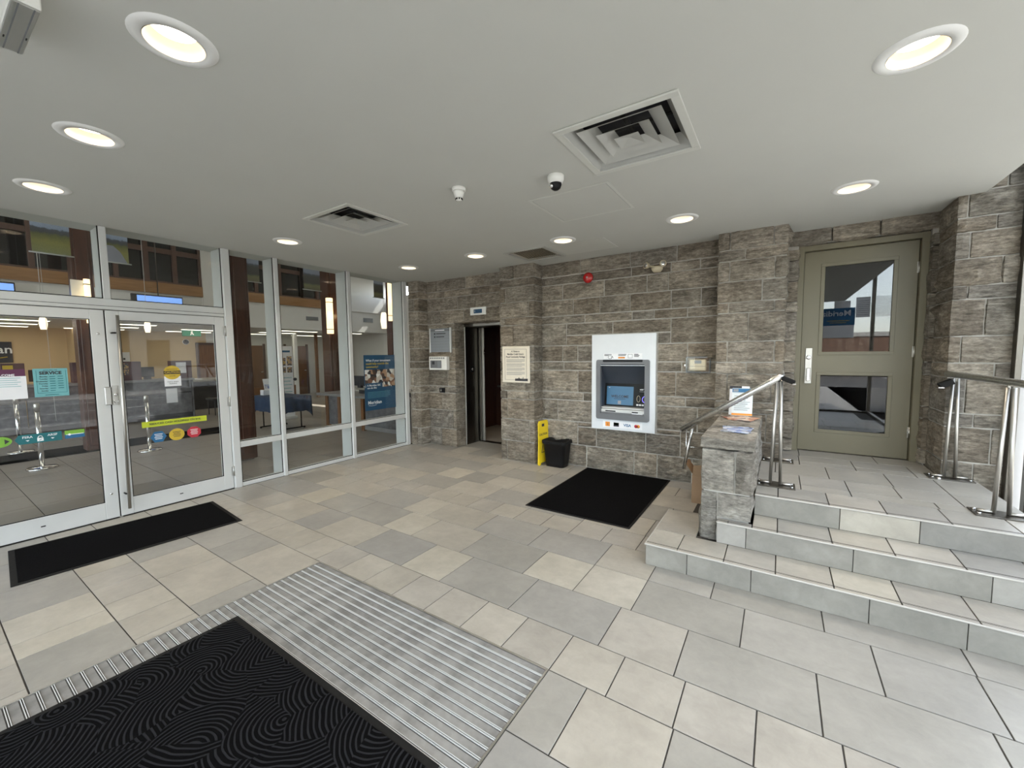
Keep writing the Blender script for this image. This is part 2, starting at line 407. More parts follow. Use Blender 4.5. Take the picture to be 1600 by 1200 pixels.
# ---------------------------------------------------------------- mesh helpers
class MB:
    def __init__(self):
        self.v = []; self.f = []; self.sm = []
    def add(self, vs, fs, smooth=False):
        o = len(self.v)
        self.v += [tuple(p) for p in vs]
        self.f += [tuple(i + o for i in f) for f in fs]
        self.sm += [smooth] * len(fs)
        return self
    def box(self, x0, x1, y0, y1, z0, z1, b=0.0, R=None, c=None):
        """box with chamfered edges b, optionally turned by matrix R about c"""
        if b <= 0:
            vs = [(x, y, z) for x in (x0, x1) for y in (y0, y1) for z in (z0, z1)]
            fs = [(0, 1, 3, 2), (4, 6, 7, 5), (0, 4, 5, 1), (2, 3, 7, 6), (0, 2, 6, 4), (1, 5, 7, 3)]
        else:
            bm = bmesh.new()
            bmesh.ops.create_cube(bm, size=1)
            for v in bm.verts:
                v.co = ((x0 + x1) / 2 + v.co.x * (x1 - x0), (y0 + y1) / 2 + v.co.y * (y1 - y0), (z0 + z1) / 2 + v.co.z * (z1 - z0))
            b = min(b, abs(x1 - x0) * .45, abs(y1 - y0) * .45, abs(z1 - z0) * .45)
            bmesh.ops.bevel(bm, geom=bm.edges[:], offset=b, segments=1, affect='EDGES')
            bm.verts.index_update()
            vs = [tuple(v.co) for v in bm.verts]
            fs = [tuple(v.index for v in f.verts) for f in bm.faces]
            bm.free()
        if R is not None:
            c = Vector(c) if c is not None else Vector(((x0 + x1) / 2, (y0 + y1) / 2, (z0 + z1) / 2))
            vs = [tuple(R @ (Vector(p) - c) + c) for p in vs]
        return self.add(vs, fs)
    def tube(self, pts, r, n=12, cap=True, smooth=True):
        pts = [Vector(p) for p in pts]
        rr = r if isinstance(r, (list, tuple)) else [r] * len(pts)
        vs = []
        prev = None
        for i, p in enumerate(pts):
            d = (pts[min(i + 1, len(pts) - 1)] - pts[max(i - 1, 0)]).normalized()
            if prev is None:
                a = d.orthogonal().normalized()
            else:
                a = (prev - d * prev.dot(d)).normalized()
            prev = a
            b = d.cross(a)
            for k in range(n):
                t = 2 * PI * k / n
                vs.append(tuple(p + (a * math.cos(t) + b * math.sin(t)) * rr[i]))
        fs = []
        for i in range(len(pts) - 1):
            for k in range(n):
                k2 = (k + 1) % n
                fs.append((i * n + k, i * n + k2, (i + 1) * n + k2, (i + 1) * n + k))
        self.add(vs, fs, smooth)
        if cap:
            o = len(self.v) - len(vs)
            self.f.append(tuple(o + k for k in reversed(range(n)))); self.sm.append(False)
            self.f.append(tuple(o + (len(pts) - 1) * n + k for k in range(n))); self.sm.append(False)
        return self
    def lathe(self, prof, c=(0, 0, 0), axis=(0, 0, 1), n=28, smooth=True, cap=True):
        """prof: list of (radius, height) revolved about axis through c"""
        ax = Vector(axis).normalized(); a = ax.orthogonal().normalized(); b = ax.cross(a); c = Vector(c)
        vs = []
        for r, h in prof:
            for k in range(n):
                t = 2 * PI * k / n
                vs.append(tuple(c + ax * h + (a * math.cos(t) + b * math.sin(t)) * r))
        fs = []
        for i in range(len(prof) - 1):
            for k in range(n):
                k2 = (k + 1) % n
                fs.append((i * n + k, i * n + k2, (i + 1) * n + k2, (i + 1) * n + k))
        self.add(vs, fs, smooth)
        o = len(self.v) - len(vs)
        if cap and prof[0][0] > 1e-5:
            self.f.append(tuple(o + k for k in reversed(range(n)))); self.sm.append(False)
        if cap and prof[-1][0] > 1e-5:
            self.f.append(tuple(o + (len(prof) - 1) * n + k for k in range(n))); self.sm.append(False)
        return self
    def prism(self, poly, o, u, v, w):
        """polygon of (a, b) in the plane o + a*u + b*v, extruded by the vector w"""
        o, u, v, w = Vector(o), Vector(u), Vector(v), Vector(w)
        n = len(poly)
        p = [o + u * a + v * b for a, b in poly]
        vs = p + [q + w for q in p]
        fs = [tuple(reversed(range(n))), tuple(range(n, 2 * n))] + [(i, (i + 1) % n, n + (i + 1) % n, n + i) for i in range(n)]
        return self.add(vs, fs)
    def quad(self, a, b, c, d):
        return self.add([a, b, c, d], [(0, 1, 2, 3)])

def wloc(o):
    p = Vector(o.location)
    while o.parent:
        o = o.parent
        p = p + Vector(o.location)
    return p

def obj(name, mb, mat, parent=None, local=False, fix=True):
    """link a mesh; vertices are given in world space and re-based on the parent unless local"""
    off = wloc(parent) if (parent is not None and not local) else Vector((0, 0, 0))
    me = bpy.data.meshes.new(name)
    vs = [tuple(Vector(p) - off) for p in mb.v]
    me.from_pydata(vs, [], mb.f)
    if fix:
        bm = bmesh.new(); bm.from_mesh(me)
        bmesh.ops.recalc_face_normals(bm, faces=bm.faces[:])
        bm.to_mesh(me); bm.free()
    me.polygons.foreach_set('use_smooth', mb.sm)
    me.materials.append(MT[mat] if isinstance(mat, str) else mat)
    o = bpy.data.objects.new(name, me)
    COL.objects.link(o)
    if parent is not None:
        o.parent = parent
    return o

def tag(o, label=None, cat=None, group=None, kind=None):
    if label: o['label'] = label
    if cat: o['category'] = cat
    if group: o['group'] = group
    if kind: o['kind'] = kind
    return o

def thing(name, label, cat, loc=(0, 0, 0), group=None, kind=None):
    o = bpy.data.objects.new(name, None)
    o.empty_display_size = 0.1
    COL.objects.link(o)
    o.location = loc
    return tag(o, label, cat, group, kind)

def dup(root, loc, label=None, group=None):
    r = root.copy(); COL.objects.link(r); r.location = loc
    if label: r['label'] = label
    if group: r['group'] = group
    for ch in list(root.children):
        c = ch.copy(); COL.objects.link(c); c.parent = r
        for g in list(ch.children):
            d = g.copy(); COL.objects.link(d); d.parent = c
    return r

def bx(name, parent, mat, x0, x1, y0, y1, z0, z1, b=0.0, local=False, R=None, c=None):
    return obj(name, MB().box(x0, x1, y0, y1, z0, z1, b, R, c), mat, parent, local)

def text(name, body, parent, mat, o, u, v, size, align='CENTER', bold=0.0, squeeze=1.0):
    """flat lettering lying in the plane through o with reading direction u and upward direction v"""
    cu = bpy.data.curves.new(name, 'FONT')
    cu.body = body; cu.size = size; cu.align_x = align; cu.align_y = 'CENTER'
    cu.resolution_u = 2; cu.offset = bold; cu.extrude = 0.0004
    tmp = bpy.data.objects.new('tmp_text', cu)
    COL.objects.link(tmp)
    dg = bpy.context.evaluated_depsgraph_get()
    me = bpy.data.meshes.new_from_object(tmp.evaluated_get(dg))
    COL.objects.unlink(tmp); bpy.data.objects.remove(tmp)
    U, V = Vector(u).normalized(), Vector(v).normalized()
    N = U.cross(V)
    off = wloc(parent) if parent is not None else Vector((0, 0, 0))
    base = Vector(o) - off
    for p in me.vertices:
        c = p.co
        p.co = base + U * (c.x * squeeze) + V * c.y + N * c.z
    me.materials.clear(); me.materials.append(MT[mat])
    ob = bpy.data.objects.new(name, me); COL.objects.link(ob)
    if parent is not None:
        ob.parent = parent
    return ob

def rect_minus(rects, holes):
    """axis aligned rectangles (u0,u1,v0,v1) minus holes"""
    for h in holes:
        nxt = []
        for r in rects:
            u0, u1, v0, v1 = r
            a0, a1, b0, b1 = max(u0, h[0]), min(u1, h[1]), max(v0, h[2]), min(v1, h[3])
            if a0 >= a1 - 1e-6 or b0 >= b1 - 1e-6:
                nxt.append(r); continue
            if v0 < b0: nxt.append((u0, u1, v0, b0))
            if b1 < v1: nxt.append((u0, u1, b1, v1))
            if u0 < a0: nxt.append((u0, a0, b0, b1))
            if a1 < u1: nxt.append((a1, u1, b0, b1))
        rects = nxt
    return rects

# ---------------------------------------------------------------- stone work
CZ = [0.0, 0.31, 0.64, 0.945, 1.065, 1.375, 1.50, 1.73, 2.04, 2.155, 2.38, 2.60, 2.72, 2.93, 3.16, 3.46, 3.74, 4.0]

def stone(parent, x0, x1, y0, y1, z0, z1, mat='stone', bulge=0.018, gap=0.0045, sides=False):
    """one quarry-faced block, displaced on its faces, with worn edges"""
    x0 += gap; x1 -= gap; z0 += gap; z1 -= gap
    nx = max(2, min(9, round((x1 - x0) / 0.062)))
    nz = max(2, min(7, round((z1 - z0) / 0.052)))
    ny = max(2, min(5, round((y1 - y0) / 0.09))) if sides else 1
    sd = random.random() * 90
    rnd = random.Random(int(sd * 1e6))
    idx = {}; vs = []; fs = []
    amp = bulge * rnd.uniform(0.8, 2.2)
    y0 += rnd.uniform(-.012, .002)
    for i in range(nx + 1):
        for j in range(ny + 1):
            for k in range(nz + 1):
                ex = (i in (0, nx), j in (0, ny), k in (0, nz))
                if not any(ex): continue
                p = [x0 + (x1 - x0) * i / nx, y0 + (y1 - y0) * j / ny, z0 + (z1 - z0) * k / nz]
                sg = (-1 if i == 0 else 1, -1 if j == 0 else 1, -1 if k == 0 else 1)
                n = sum(ex)
                if n == 1:
                    a = ex.index(True)
                    if a == 1 or sides:
                        q = noise.noise(Vector((p[0] * 6 + sd, p[1] * 6, p[2] * 7 + sd)))
                        q2 = noise.noise(Vector((p[0] * 17 + sd, p[1] * 15, p[2] * 21 - sd)))
                        p[a] += sg[a] * amp * max(0.0, 0.45 + 1.1 * q + 0.9 * q2)
                    for t in range(3):
                        if t != a: p[t] += rnd.uniform(-.012, .012)
                else:
                    for a in range(3):
                        if ex[a]: p[a] -= sg[a] * (0.0012 + rnd.random() * 0.0035)
                        else: p[a] += rnd.uniform(-.010, .010)
                idx[i, j, k] = len(vs); vs.append(tuple(p))
    for a, (n1, n2) in ((0, (ny, nz)), (1, (nx, nz)), (2, (nx, ny))):
        N = (nx, ny, nz)[a]
        for side in (0, N):
            for s in range(n1):
                for t in range(n2):
                    def key(s, t):
                        return {0: (side, s, t), 1: (s, side, t), 2: (s, t, side)}[a]
                    f = (idx[key(s, t)], idx[key(s + 1, t)], idx[key(s + 1, t + 1)], idx[key(s, t + 1)])
                    fs.append(f)
    mb = MB(); mb.add(vs, fs)
    return obj('stone', mb, mat, parent)

def courses(parent, u0, u1, yf, yb, c0, c1, joints=None, holes=(), mat='stone', bulge=0.018, sides=False, lo=0.34, hi=0.72, zmin=None, zmax=None):
    joints = joints or {}
    for c in range(c0, c1):
        z0, z1 = CZ[c], CZ[c + 1]
        if zmin is not None: z0 = max(z0, zmin)
        if zmax is not None: z1 = min(z1, zmax)
        if z1 - z0 < 0.03: continue
        js = sorted([u0] + [j for j in joints.get(c, []) if u0 + .05 < j < u1 - .05] + [u1])
        cuts = [js[0]]
        for b in js[1:]:
            while b - cuts[-1] > hi:
                cuts.append(cuts[-1] + random.uniform(lo, min(hi, (b - cuts[-1]) - 0.16)))
            cuts.append(b)
        rs = rect_minus([(a, b, z0, z1) for a, b in zip(cuts[:-1], cuts[1:])], holes)
        for a, b, p, q in rs:
            if b - a > 0.03 and q - p > 0.03:
                stone(parent, a, b, yf, yb, p, q, mat, bulge, sides=sides)

def backing(name, parent, u0, u1, y0, y1, z0, z1, holes=(), mat='mortar'):
    mb = MB()
    for a, b, p, q in rect_minus([(u0, u1, z0, z1)], holes):
        mb.box(a, b, y0, y1, p, q)
    return obj(name, mb, mat, parent)

def struct(name, label, loc=(0, 0, 0)):
    return thing(name, label, None, loc, kind='structure')

# main stone wall behind the cash machine
ATM_HOLE = (-2.165, -1.29, 0.575, 1.872)
w = struct('wall_back', 'rough grey brown limestone wall behind the cash machine', (-1.78, 5.31, 0))
J = {0: [-2.246, -1.572, -1.277, -0.86], 1: [-2.38, -2.10, -1.425, -1.0], 2: [-2.70, -0.812], 3: [-2.3, -0.95], 4: [-2.38, -1.066], 5: [-2.6, -1.0], 6: [-2.62, -2.385, -0.937],
     7: [-2.56, -1.877, -1.135], 8: [-2.28, -1.339, -0.947], 9: [-2.454, -2.058, -0.80], 10: [-2.62, -2.0, -1.174], 11: [-2.2, -1.636, -0.817], 12: [-2.35, -1.65, -1.08]}
courses(w, -2.955, -0.60, 5.31, 5.42, 0, 13, J, [ATM_HOLE], hi=0.80)
backing('mortar_bed', w, -2.96, -0.60, 5.319, 5.62, 0, 2.95, [(-2.10, -1.35, 0.66, 1.60)])

# projecting pillar left of the cash machine
w = struct('wall_pier_elevator', 'stone pier between the elevator and the cash machine', (-3.25, 5.07, 0))
J = {0: [-3.45], 1: [-3.05], 2: [-3.435], 3: [-3.43, -3.043], 4: [-3.10], 5: [-3.4], 6: [-3.05], 7: [-3.315], 8: [-3.455], 9: [-3.05], 10: [-3.457], 11: [-3.049], 12: [-3.3]}
courses(w, -3.555, -2.95, 5.07, 5.52, 0, 13, J, hi=0.9, sides=True, bulge=0.014)
backing('mortar_bed', w, -3.54, -2.965, 5.085, 5.55, 0, 2.93)

# elevator wall with the opening
w = struct('wall_elevator', 'stone wall around the elevator doorway', (-4.45, 5.31, 0))
EL = (-4.655, -3.50, -0.1, 2.155)
J = {0: [-5.01], 1: [-4.734], 2: [-5.0], 4: [-4.85], 6: [-4.76], 7: [-4.80], 9: [-4.997, -4.465], 10: [-4.604, -4.203], 11: [-4.90, -4.285], 12: [-5.066, -4.42]}
courses(w, -5.31, -3.52, 5.31, 5.56, 0, 13, J, [EL], hi=0.75, sides=True, bulge=0.013)
backing('mortar_bed', w, -5.32, -3.50, 5.32, 5.54, 0, 2.93, [(-4.69, -3.50, -.1, 2.18)])

# pilaster beside the glass wall
w = struct('wall_corner', 'narrow stone pilaster in the corner beside the glass wall', (-5.42, 5.09, 0))
J = {0: [-5.40], 2: [-5.44], 4: [-5.47], 7: [-5.44], 10: [-5.42]}
courses(w, -5.55, -5.29, 5.09, 5.35, 0, 13, J, hi=0.9, sides=True, bulge=0.012)
backing('mortar_bed', w, -5.54, -5.30, 5.10, 5.36, 0, 2.93)

# pier between the cash machine and the olive door
w = struct('wall_pier_door', 'stone pier left of the olive green door', (-0.28, 5.08, 0))
J = {1: [-0.2], 2: [-0.1], 3: [-0.3], 4: [-0.48, -0.066], 5: [-0.3], 6: [-0.489, -0.047], 7: [-0.293], 8: [-0.488, -0.062], 9: [-0.176], 10: [-0.485, -0.069], 11: [-0.339], 12: [-0.488, -0.085]}
courses(w, -0.605, 0.045, 5.08, 5.50, 0, 13, J, hi=0.9, sides=True, bulge=0.016)
backing('mortar_bed', w, -0.59, 0.03, 5.095, 5.55, 0, 2.93)

# recess round the olive door: jambs and lintel
w = struct('wall_door_recess', 'set back stone jambs and lintel around the olive door', (0.66, 5.48, 0.495))
courses(w, 0.03, 0.150, 5.47, 5.66, 1, 12, {}, hi=0.9, sides=True, bulge=0.010, zmin=0.50)
courses(w, 1.175, 1.30, 5.47, 5.66, 1, 12, {}, hi=0.9, sides=True, bulge=0.010, zmin=0.50)
courses(w, 0.03, 1.30, 5.47, 5.66, 12, 13, {12: [0.42, 0.80]}, hi=0.9, sides=True, bulge=0.012, zmin=2.765)
backing('mortar_bed', w, 0.03, 1.30, 5.53, 5.75, 0.50, 2.95, [(0.14, 1.185, 0.40, 2.77)])

# tall pier right of the olive door, running up past the ceiling
w = struct('wall_pier_window', 'tall sunlit stone pier right of the olive door', (1.45, 5.03, 0))
J = {0: [1.46], 1: [1.42], 2: [1.51], 3: [1.40], 4: [1.34], 5: [1.5], 6: [1.295], 7: [1.424], 8: [1.312], 9: [1.50], 10: [1.308], 11: [1.45], 12: [1.285], 13: [1.5], 14: [1.33]}
courses(w, 1.215, 1.64, 5.03, 5.52, 0, 17, J, hi=0.9, sides=True, bulge=0.016)
backing('mortar_bed', w, 1.23, 1.63, 5.045, 5.56, -0.1, 3.98)

# ---------------------------------------------------------------- floor tiles
FY = [-1.06, -0.66, -0.36, -0.05, 0.25, 0.645, 0.945, 1.345, 1.74, 2.04, 2.445, 2.845, 3.245, 3.55, 3.945, 4.345, 4.745, 5.045, 5.445]
base = bx('floor', None, 'grout', -5.60, 1.98, -2.45, 5.62, -0.16, -0.004)
tag(base, 'grey and beige porcelain tiled vestibule floor', None, None, 'structure')
TILE_ME = {}
def tile_mesh(w_, d_, h=0.012, key='floor'):
    k = (round(w_, 3), round(d_, 3), h)
    if k not in TILE_ME:
        g = 0.0036 if h > .02 else 0.0033; c = 0.0012
        a, b = w_ / 2 - g, d_ / 2 - g
        vs = [(-a, -b, -h), (a, -b, -h), (a, b, -h), (-a, b, -h), (-a, -b, -c), (a, -b, -c), (a, b, -c), (-a, b, -c),
              (-a + c, -b + c, 0), (a - c, -b + c, 0), (a - c, b - c, 0), (-a + c, b - c, 0)]
        fs = [(0, 1, 5, 4), (1, 2, 6, 5), (2, 3, 7, 6), (3, 0, 4, 7), (4, 5, 9, 8), (5, 6, 10, 9), (6, 7, 11, 10), (7, 4, 8, 11), (8, 9, 10, 11), (3, 2, 1, 0)]
        me = bpy.data.meshes.new('tile')
        me.from_pydata(vs, [], fs)
        me.materials.append(None)
        TILE_ME[k] = me
    return TILE_ME[k]
def lay(name, parent, x0, x1, y0, y1, z, mat, h=0.012):
    o = bpy.data.objects.new(name, tile_mesh(x1 - x0, y1 - y0, h))
    COL.objects.link(o)
    o.material_slots[0].link = 'OBJECT'
    o.material_slots[0].material = MT[mat]
    o.parent = parent
    o.location = Vector(((x0 + x1) / 2, (y0 + y1) / 2, z)) - wloc(parent)
    return o
KNOWN = {
    (0.25): [-4.46, -3.955, -3.58, -3.38], (0.645): None, (0.945): [-4.96, -4.56, -4.18, -3.763, -3.162],
    (1.345): [-5.16, -4.56, -3.966, -3.574, -0.94, -0.73, -0.331, 0.27, 0.87], (1.74): None,
    (2.04): [-4.96, -4.56, -3.95, -3.565, -2.975, -2.393, -1.994, -1.397, -0.793, -0.394, 0.204, 0.803, 1.20],
    (2.445): [-5.25, -4.615, -4.214, -3.682, -3.113, -2.722, -2.147, -1.54, -1.134, -0.734, -0.133, 0.467, 0.865, 1.46],
    (2.845): [-5.44, -4.90, -4.52, -3.89, -3.285, -2.937, -2.32, -1.737, -1.135, -0.734, -0.331, 0.267, 0.87, 1.27],
    (3.245): None}
GRATE = (-2.985, -0.94, -1.2, 1.74)
for si, (ya, yb) in enumerate(zip(FY[:-1], FY[1:])):
    narrow = (yb - ya) < 0.32
    kn = KNOWN.get(ya)
    if kn:
        js = [j for j in kn]
        while js[0] - 0.62 > -5.56: js.insert(0, js[0] - random.choice((0.6, 0.4, 0.6)))
        while js[-1] + 0.62 < 1.9: js.append(js[-1] + random.choice((0.6, 0.4, 0.6)))
    elif narrow:
        js = [-0.035 + 0.3017 * k for k in range(-18, 7)]
    else:
        js = [-5.56 + random.uniform(.1, .5)]
        while js[-1] < 1.6: js.append(js[-1] + random.choice((0.6, 0.6, 0.4)))
    js = [-5.56] + [j for j in js if -5.50 < j < 1.88] + [1.95]
    for a, b in zip(js[:-1], js[1:]):
        wd = b - a
        if narrow: mt = 'tile_beige'
        elif wd < 0.45: mt = random.choice(('tile_cream', 'tile_beige', 'tile_grey')) if a < .1 else 'tile_grey'
        else: mt = 'tile_grey' if random.random() < .8 or (a > -1.2 and ya > .9) else 'tile_beige'
        cx = (a + b) / 2
        for (qx, qy, qm) in ((-1.34, 2.6, 'tile_cream'), (-2.9, 2.6, 'tile_cream'), (-3.1, 3.0, 'tile_cream'), (-4.36, 3.0, 'tile_beige'), (-3.9, .5, 'tile_cream'), (-0.5, 1.5, 'tile_beige'), (-0.83, 1.5, 'tile_grey'), (-4.7, 2.2, 'tile_beige')):
            if abs(cx - qx) < 0.2 and ya < qy < yb: mt = qm
        for (p, q, r_, s_) in rect_minus([(a, b, ya, yb)], [GRATE]):
            if q - p < .03 or s_ - r_ < .03: continue
            if q > -0.75 and r_ > 3.06 and p > -0.78: continue            # under the stairs
            if s_ < -0.05 and p < -1.0 and q > -5 and r_ < -0.6: pass
            lay('floor_tile', base, p, q, r_, min(s_, 5.44), 0.0, mt)
for a in range(6):
    for b in range(3):
        lay('floor_tile', base, -5.56 + a * 1.2, -5.56 + (a + 1) * 1.2, -2.42 + b * 0.4533, -2.42 + (b + 1) * 0.4533, 0.0, 'tile_grey')

# ---------------------------------------------------------------- stairs
st = thing('tiled_stairs', 'three grey tiled steps with landing up to the olive door', 'stairs', (0.4, 3.4, 0))
for c_ in ((-0.80, 1.42, 3.078, 3.44, -.003, .150), (-0.80, -.505, 3.44, 3.86, -.003, .150), (-.345, 1.42, 3.378, 3.44, .150, .315), (-.125, 1.42, 3.44, 3.80, -.003, .315), (-.125, 1.42, 3.678, 5.02, -.003, .480), (.055, 1.20, 5.02, 5.60, -.003, .480)):
    bx('stair_core', st, 'grout', *c_)
def riser(x0, x1, y, z0, z1, mat='tile_riser'):
    mb = MB().box(x0 + .002, x1 - .002, y, y + .012, z0 + .001, z1 - .012, .0015)
    return obj('riser_tile', mb, mat, st)
def run(js, y, z0, z1, x0, x1, mats):
    js = [x0] + [j for j in js if x0 + .03 < j < x1 - .03] + [x1]
    for i, (a, b) in enumerate(zip(js[:-1], js[1:])):
        riser(a, b, y, z0, z1, mats[i % len(mats)])
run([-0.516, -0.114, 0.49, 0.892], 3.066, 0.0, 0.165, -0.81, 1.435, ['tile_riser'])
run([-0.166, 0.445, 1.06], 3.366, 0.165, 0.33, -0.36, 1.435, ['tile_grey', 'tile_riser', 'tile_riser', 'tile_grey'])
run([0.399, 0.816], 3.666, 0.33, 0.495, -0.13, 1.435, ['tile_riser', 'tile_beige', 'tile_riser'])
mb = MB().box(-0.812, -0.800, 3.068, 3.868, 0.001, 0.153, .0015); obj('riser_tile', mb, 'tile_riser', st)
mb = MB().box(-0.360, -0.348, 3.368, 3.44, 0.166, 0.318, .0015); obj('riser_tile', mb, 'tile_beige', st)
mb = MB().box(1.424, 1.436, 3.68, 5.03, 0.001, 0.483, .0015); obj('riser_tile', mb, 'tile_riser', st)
def treads(js, y0, y1, z, x0, x1, mats):
    js = [x0] + [j for j in js if x0 + .03 < j < x1 - .03] + [x1]
    for i, (a, b) in enumerate(zip(js[:-1], js[1:])):
        lay('tread_tile', st, a, b, y0, y1, z, mats[i % len(mats)])
def nosing(x0, x1, y, z):
    n = MB().box(x0, x1, y - .006, y + .005, z - .010, z + .001, .003)
    obj('nosing', n, 'nosing', st)
    for k in (0.030, 0.040):
        bx('nosing_groove', st, 'grout', x0, x1, y + k, y + k + .003, z - .001, z + .0008)
treads([-0.587, -0.282, 0.022, 0.325, 0.632, 0.94, 1.245], 3.068, 3.37, 0.165, -0.815, 1.435, ['tile_cream', 'tile_beige', 'tile_beige', 'tile_beige'])
lay('tread_tile', st, -0.815, -0.505, 3.37, 3.868, 0.165, 'tile_beige')
treads([-0.287], 3.368, 3.438, 0.33, -0.362, -0.13, ['tile_beige', 'tile_grey'])
treads([0.026, 0.336, 0.649, 0.959, 1.265], 3.368, 3.67, 0.33, -0.13, 1.435, ['tile_beige', 'tile_grey', 'tile_beige'])
treads([0.024, 0.337, 0.653, 0.967, 1.275], 3.668, 3.985, 0.495, -0.13, 1.435, ['tile_grey', 'tile_grey', 'tile_beige'])
nosing(-0.817, 1.436, 3.064, 0.165); nosing(-0.364, 1.436, 3.364, 0.33); nosing(-0.13, 1.436, 3.664, 0.495)
n = MB().box(-0.820, -0.808, 3.06, 3.87, 0.152, 0.166, .003); obj('nosing', n, 'nosing', st)
for (y0, y1, js) in ((3.985, 4.13, [0.18, 0.5, 0.98]), (4.13, 4.44, [0.18, 0.5, 0.81, 1.14]), (4.44, 4.875, [-0.0, 0.40, 0.82, 1.14]), (4.875, 5.03, [0.20, 0.635, 1.05])):
    treads(js, y0, y1, 0.495, -0.13, 1.435, ['tile_grey'])
treads([0.20, 0.635, 1.05], 5.03, 5.29, 0.495, 0.048, 1.21, ['tile_grey'])
treads([0.21, 0.846], 5.29, 5.60, 0.495, 0.045, 1.21, ['tile_grey'])

# ---------------------------------------------------------------- stone newel wall
nw = thing('stone_newel_wall', 'low pale rock faced stone wall with flat cap beside the steps', 'wall', (-0.31, 4.1, 0.0))
X0, X1, Y0, Y1 = -0.492, -0.135, 3.44, 4.86
bx('mortar_core', nw, 'mortar', X0 + .022, X1 - .022, Y0 + .02, Y1 - .02, 0.0, 0.86)
lay_z = [0.0, 0.165, 0.535, 0.865]
def nstone(a, b, c, d, e, f):
    stone(nw, a, b, c, d, e, f, 'stone_pale', 0.020, 0.006, True)
nstone(X0, -0.37, Y0, 3.85, 0.002, 0.535); nstone(-0.37, X1, Y0, 3.85, 0.332, 0.535)
nstone(X0, -0.255, Y0, 3.80, 0.535, 0.872); nstone(-0.255, X1, Y0, 3.72, 0.535, 0.872)
nstone(X0, X1, 3.87, 4.35, 0.20, 0.535); nstone(X0, X1, 4.35, Y1, 0.20, 0.535)
nstone(X0, -0.31, 3.80, 4.25, 0.535, 0.872); nstone(-0.31, X1, 3.72, 4.30, 0.535, 0.872)
nstone(X0, X1, 4.30, Y1, 0.535, 0.872)
nstone(X0, X1, 3.87, Y1, 0.0, 0.20)
stone(nw, X0 - .006, X1 + .006, Y0 - .012, Y1 + .01, 0.876, 0.960, 'stone_pale', 0.007, 0.0, True).name = 'cap_stone'

# ---------------------------------------------------------------- ceiling with cut-outs
LIGHTS = [(-2.105, 0.717), (-3.375, 0.71), (-4.645, 0.70), (-4.645, 2.51), (-4.60, 4.25), (-3.355, 4.26), (-2.10, 4.27), (-0.83, 4.27), (0.45, 4.27), (0.455, 2.52), (-0.83, 0.71), (0.45, 0.71)]
HC = 2.905
V1 = (-1.145, -0.455, 2.20, 2.87); V2 = (-3.765, -3.085, 2.18, 2.86)
holes = [(x - .098, x + .098, y - .098, y + .098) for x, y in LIGHTS] + [(v[0] + .03, v[1] - .03, v[2] + .03, v[3] - .03) for v in (V1, V2)] + [(-2.96, -2.44, 4.41, 4.93)]
mb = MB()
for a, b, c, d in rect_minus([(-5.88, 1.377, -2.45, 5.70)], holes):
    mb.box(a, b, c, d, HC, HC + .16)
ceil = obj('ceiling', mb, 'ceiling', None)
tag(ceil, 'flat pale grey painted vestibule ceiling', None, None, 'structure')
o = bx('ceiling', None, 'dark', -5.88, 1.377, -2.45, 5.70, HC + .30, HC + .34); tag(o, 'closed plenum deck above the vestibule ceiling', None, None, 'structure')
o = bx('trim_bulkhead', None, 'ceiling', 1.330, 1.377, -2.45, 5.02, HC + .16, 4.0); tag(o, 'white bulkhead at the right edge of the ceiling', None, None, 'structure')
o = bx('ceiling', None, 'ceiling', 1.377, 2.05, -2.45, 5.76, 4.0, 4.1); tag(o, 'high soffit over the right hand window strip', None, None, 'structure')
o = bx('wall_elevator_rear', None, 'dark', -5.88, 1.62, 5.66, 5.70, 2.78, 4.2); tag(o, 'wall above the stone front', None, None, 'structure')

# recessed downlights
LL = ['ceiling downlight largest, near the top left, by the white ceiling box', 'middle ceiling downlight of the left row along the ceiling', 'ceiling downlight at the far left edge, above the glass doors',
      'ceiling downlight beside the small square vent, above the tall glass panes', 'smallest ceiling downlight, in the corner above the stone pilaster', 'ceiling downlight left of the brown ceiling grille, before the elevator',
      'ceiling downlight right of the brown ceiling grille, near the wall', 'ceiling downlight above the emergency lamp, behind the access panel', 'ceiling downlight in front of the olive door', 'big ceiling downlight in the upper right corner',
      'ceiling downlight above the photographer, left one out of frame', 'ceiling downlight above the photographer, right one out of frame']
def downlight():
    t = thing('ceiling_downlight', LL[0], 'light', (0, 0, 0), 'recessed ceiling downlights')
    obj('trim_ring', MB().lathe([(0.100, 0.001), (0.104, -0.010), (0.140, -0.008), (0.148, 0.000)], n=40, cap=False), 'white', t, True)
    obj('baffle', MB().lathe([(0.101, -0.009), (0.099, 0.0), (0.092, 0.020), (0.083, 0.050), (0.080, 0.052)], n=40, cap=False), 'baffle', t, True)
    obj('lens', MB().lathe([(0.0001, 0.050), (0.077, 0.0495), (0.080, 0.056), (0.0001, 0.056)], n=32), 'lens', t, True)
    obj('housing', MB().lathe([(0.092, 0.058), (0.092, 0.16), (0.001, 0.16)], n=24), 'white', t, True)
    return t
proto = downlight()
lamp = bpy.data.lights.new('downlight_beam', 'AREA')
lamp.shape = 'DISK'; lamp.size = 0.13; lamp.energy = DOWNLIGHT_W; lamp.color = (1.0, 0.86, 0.68); lamp.spread = math.radians(110)
for i, (x, y) in enumerate(LIGHTS):
    if i == 0:
        o = proto; o.location = (x, y, HC)
    else:
        o = dup(proto, (x, y, HC), LL[i])
    l = bpy.data.objects.new('downlight_beam', lamp); COL.objects.link(l); l.parent = o; l.location = (0, 0, 0.046)

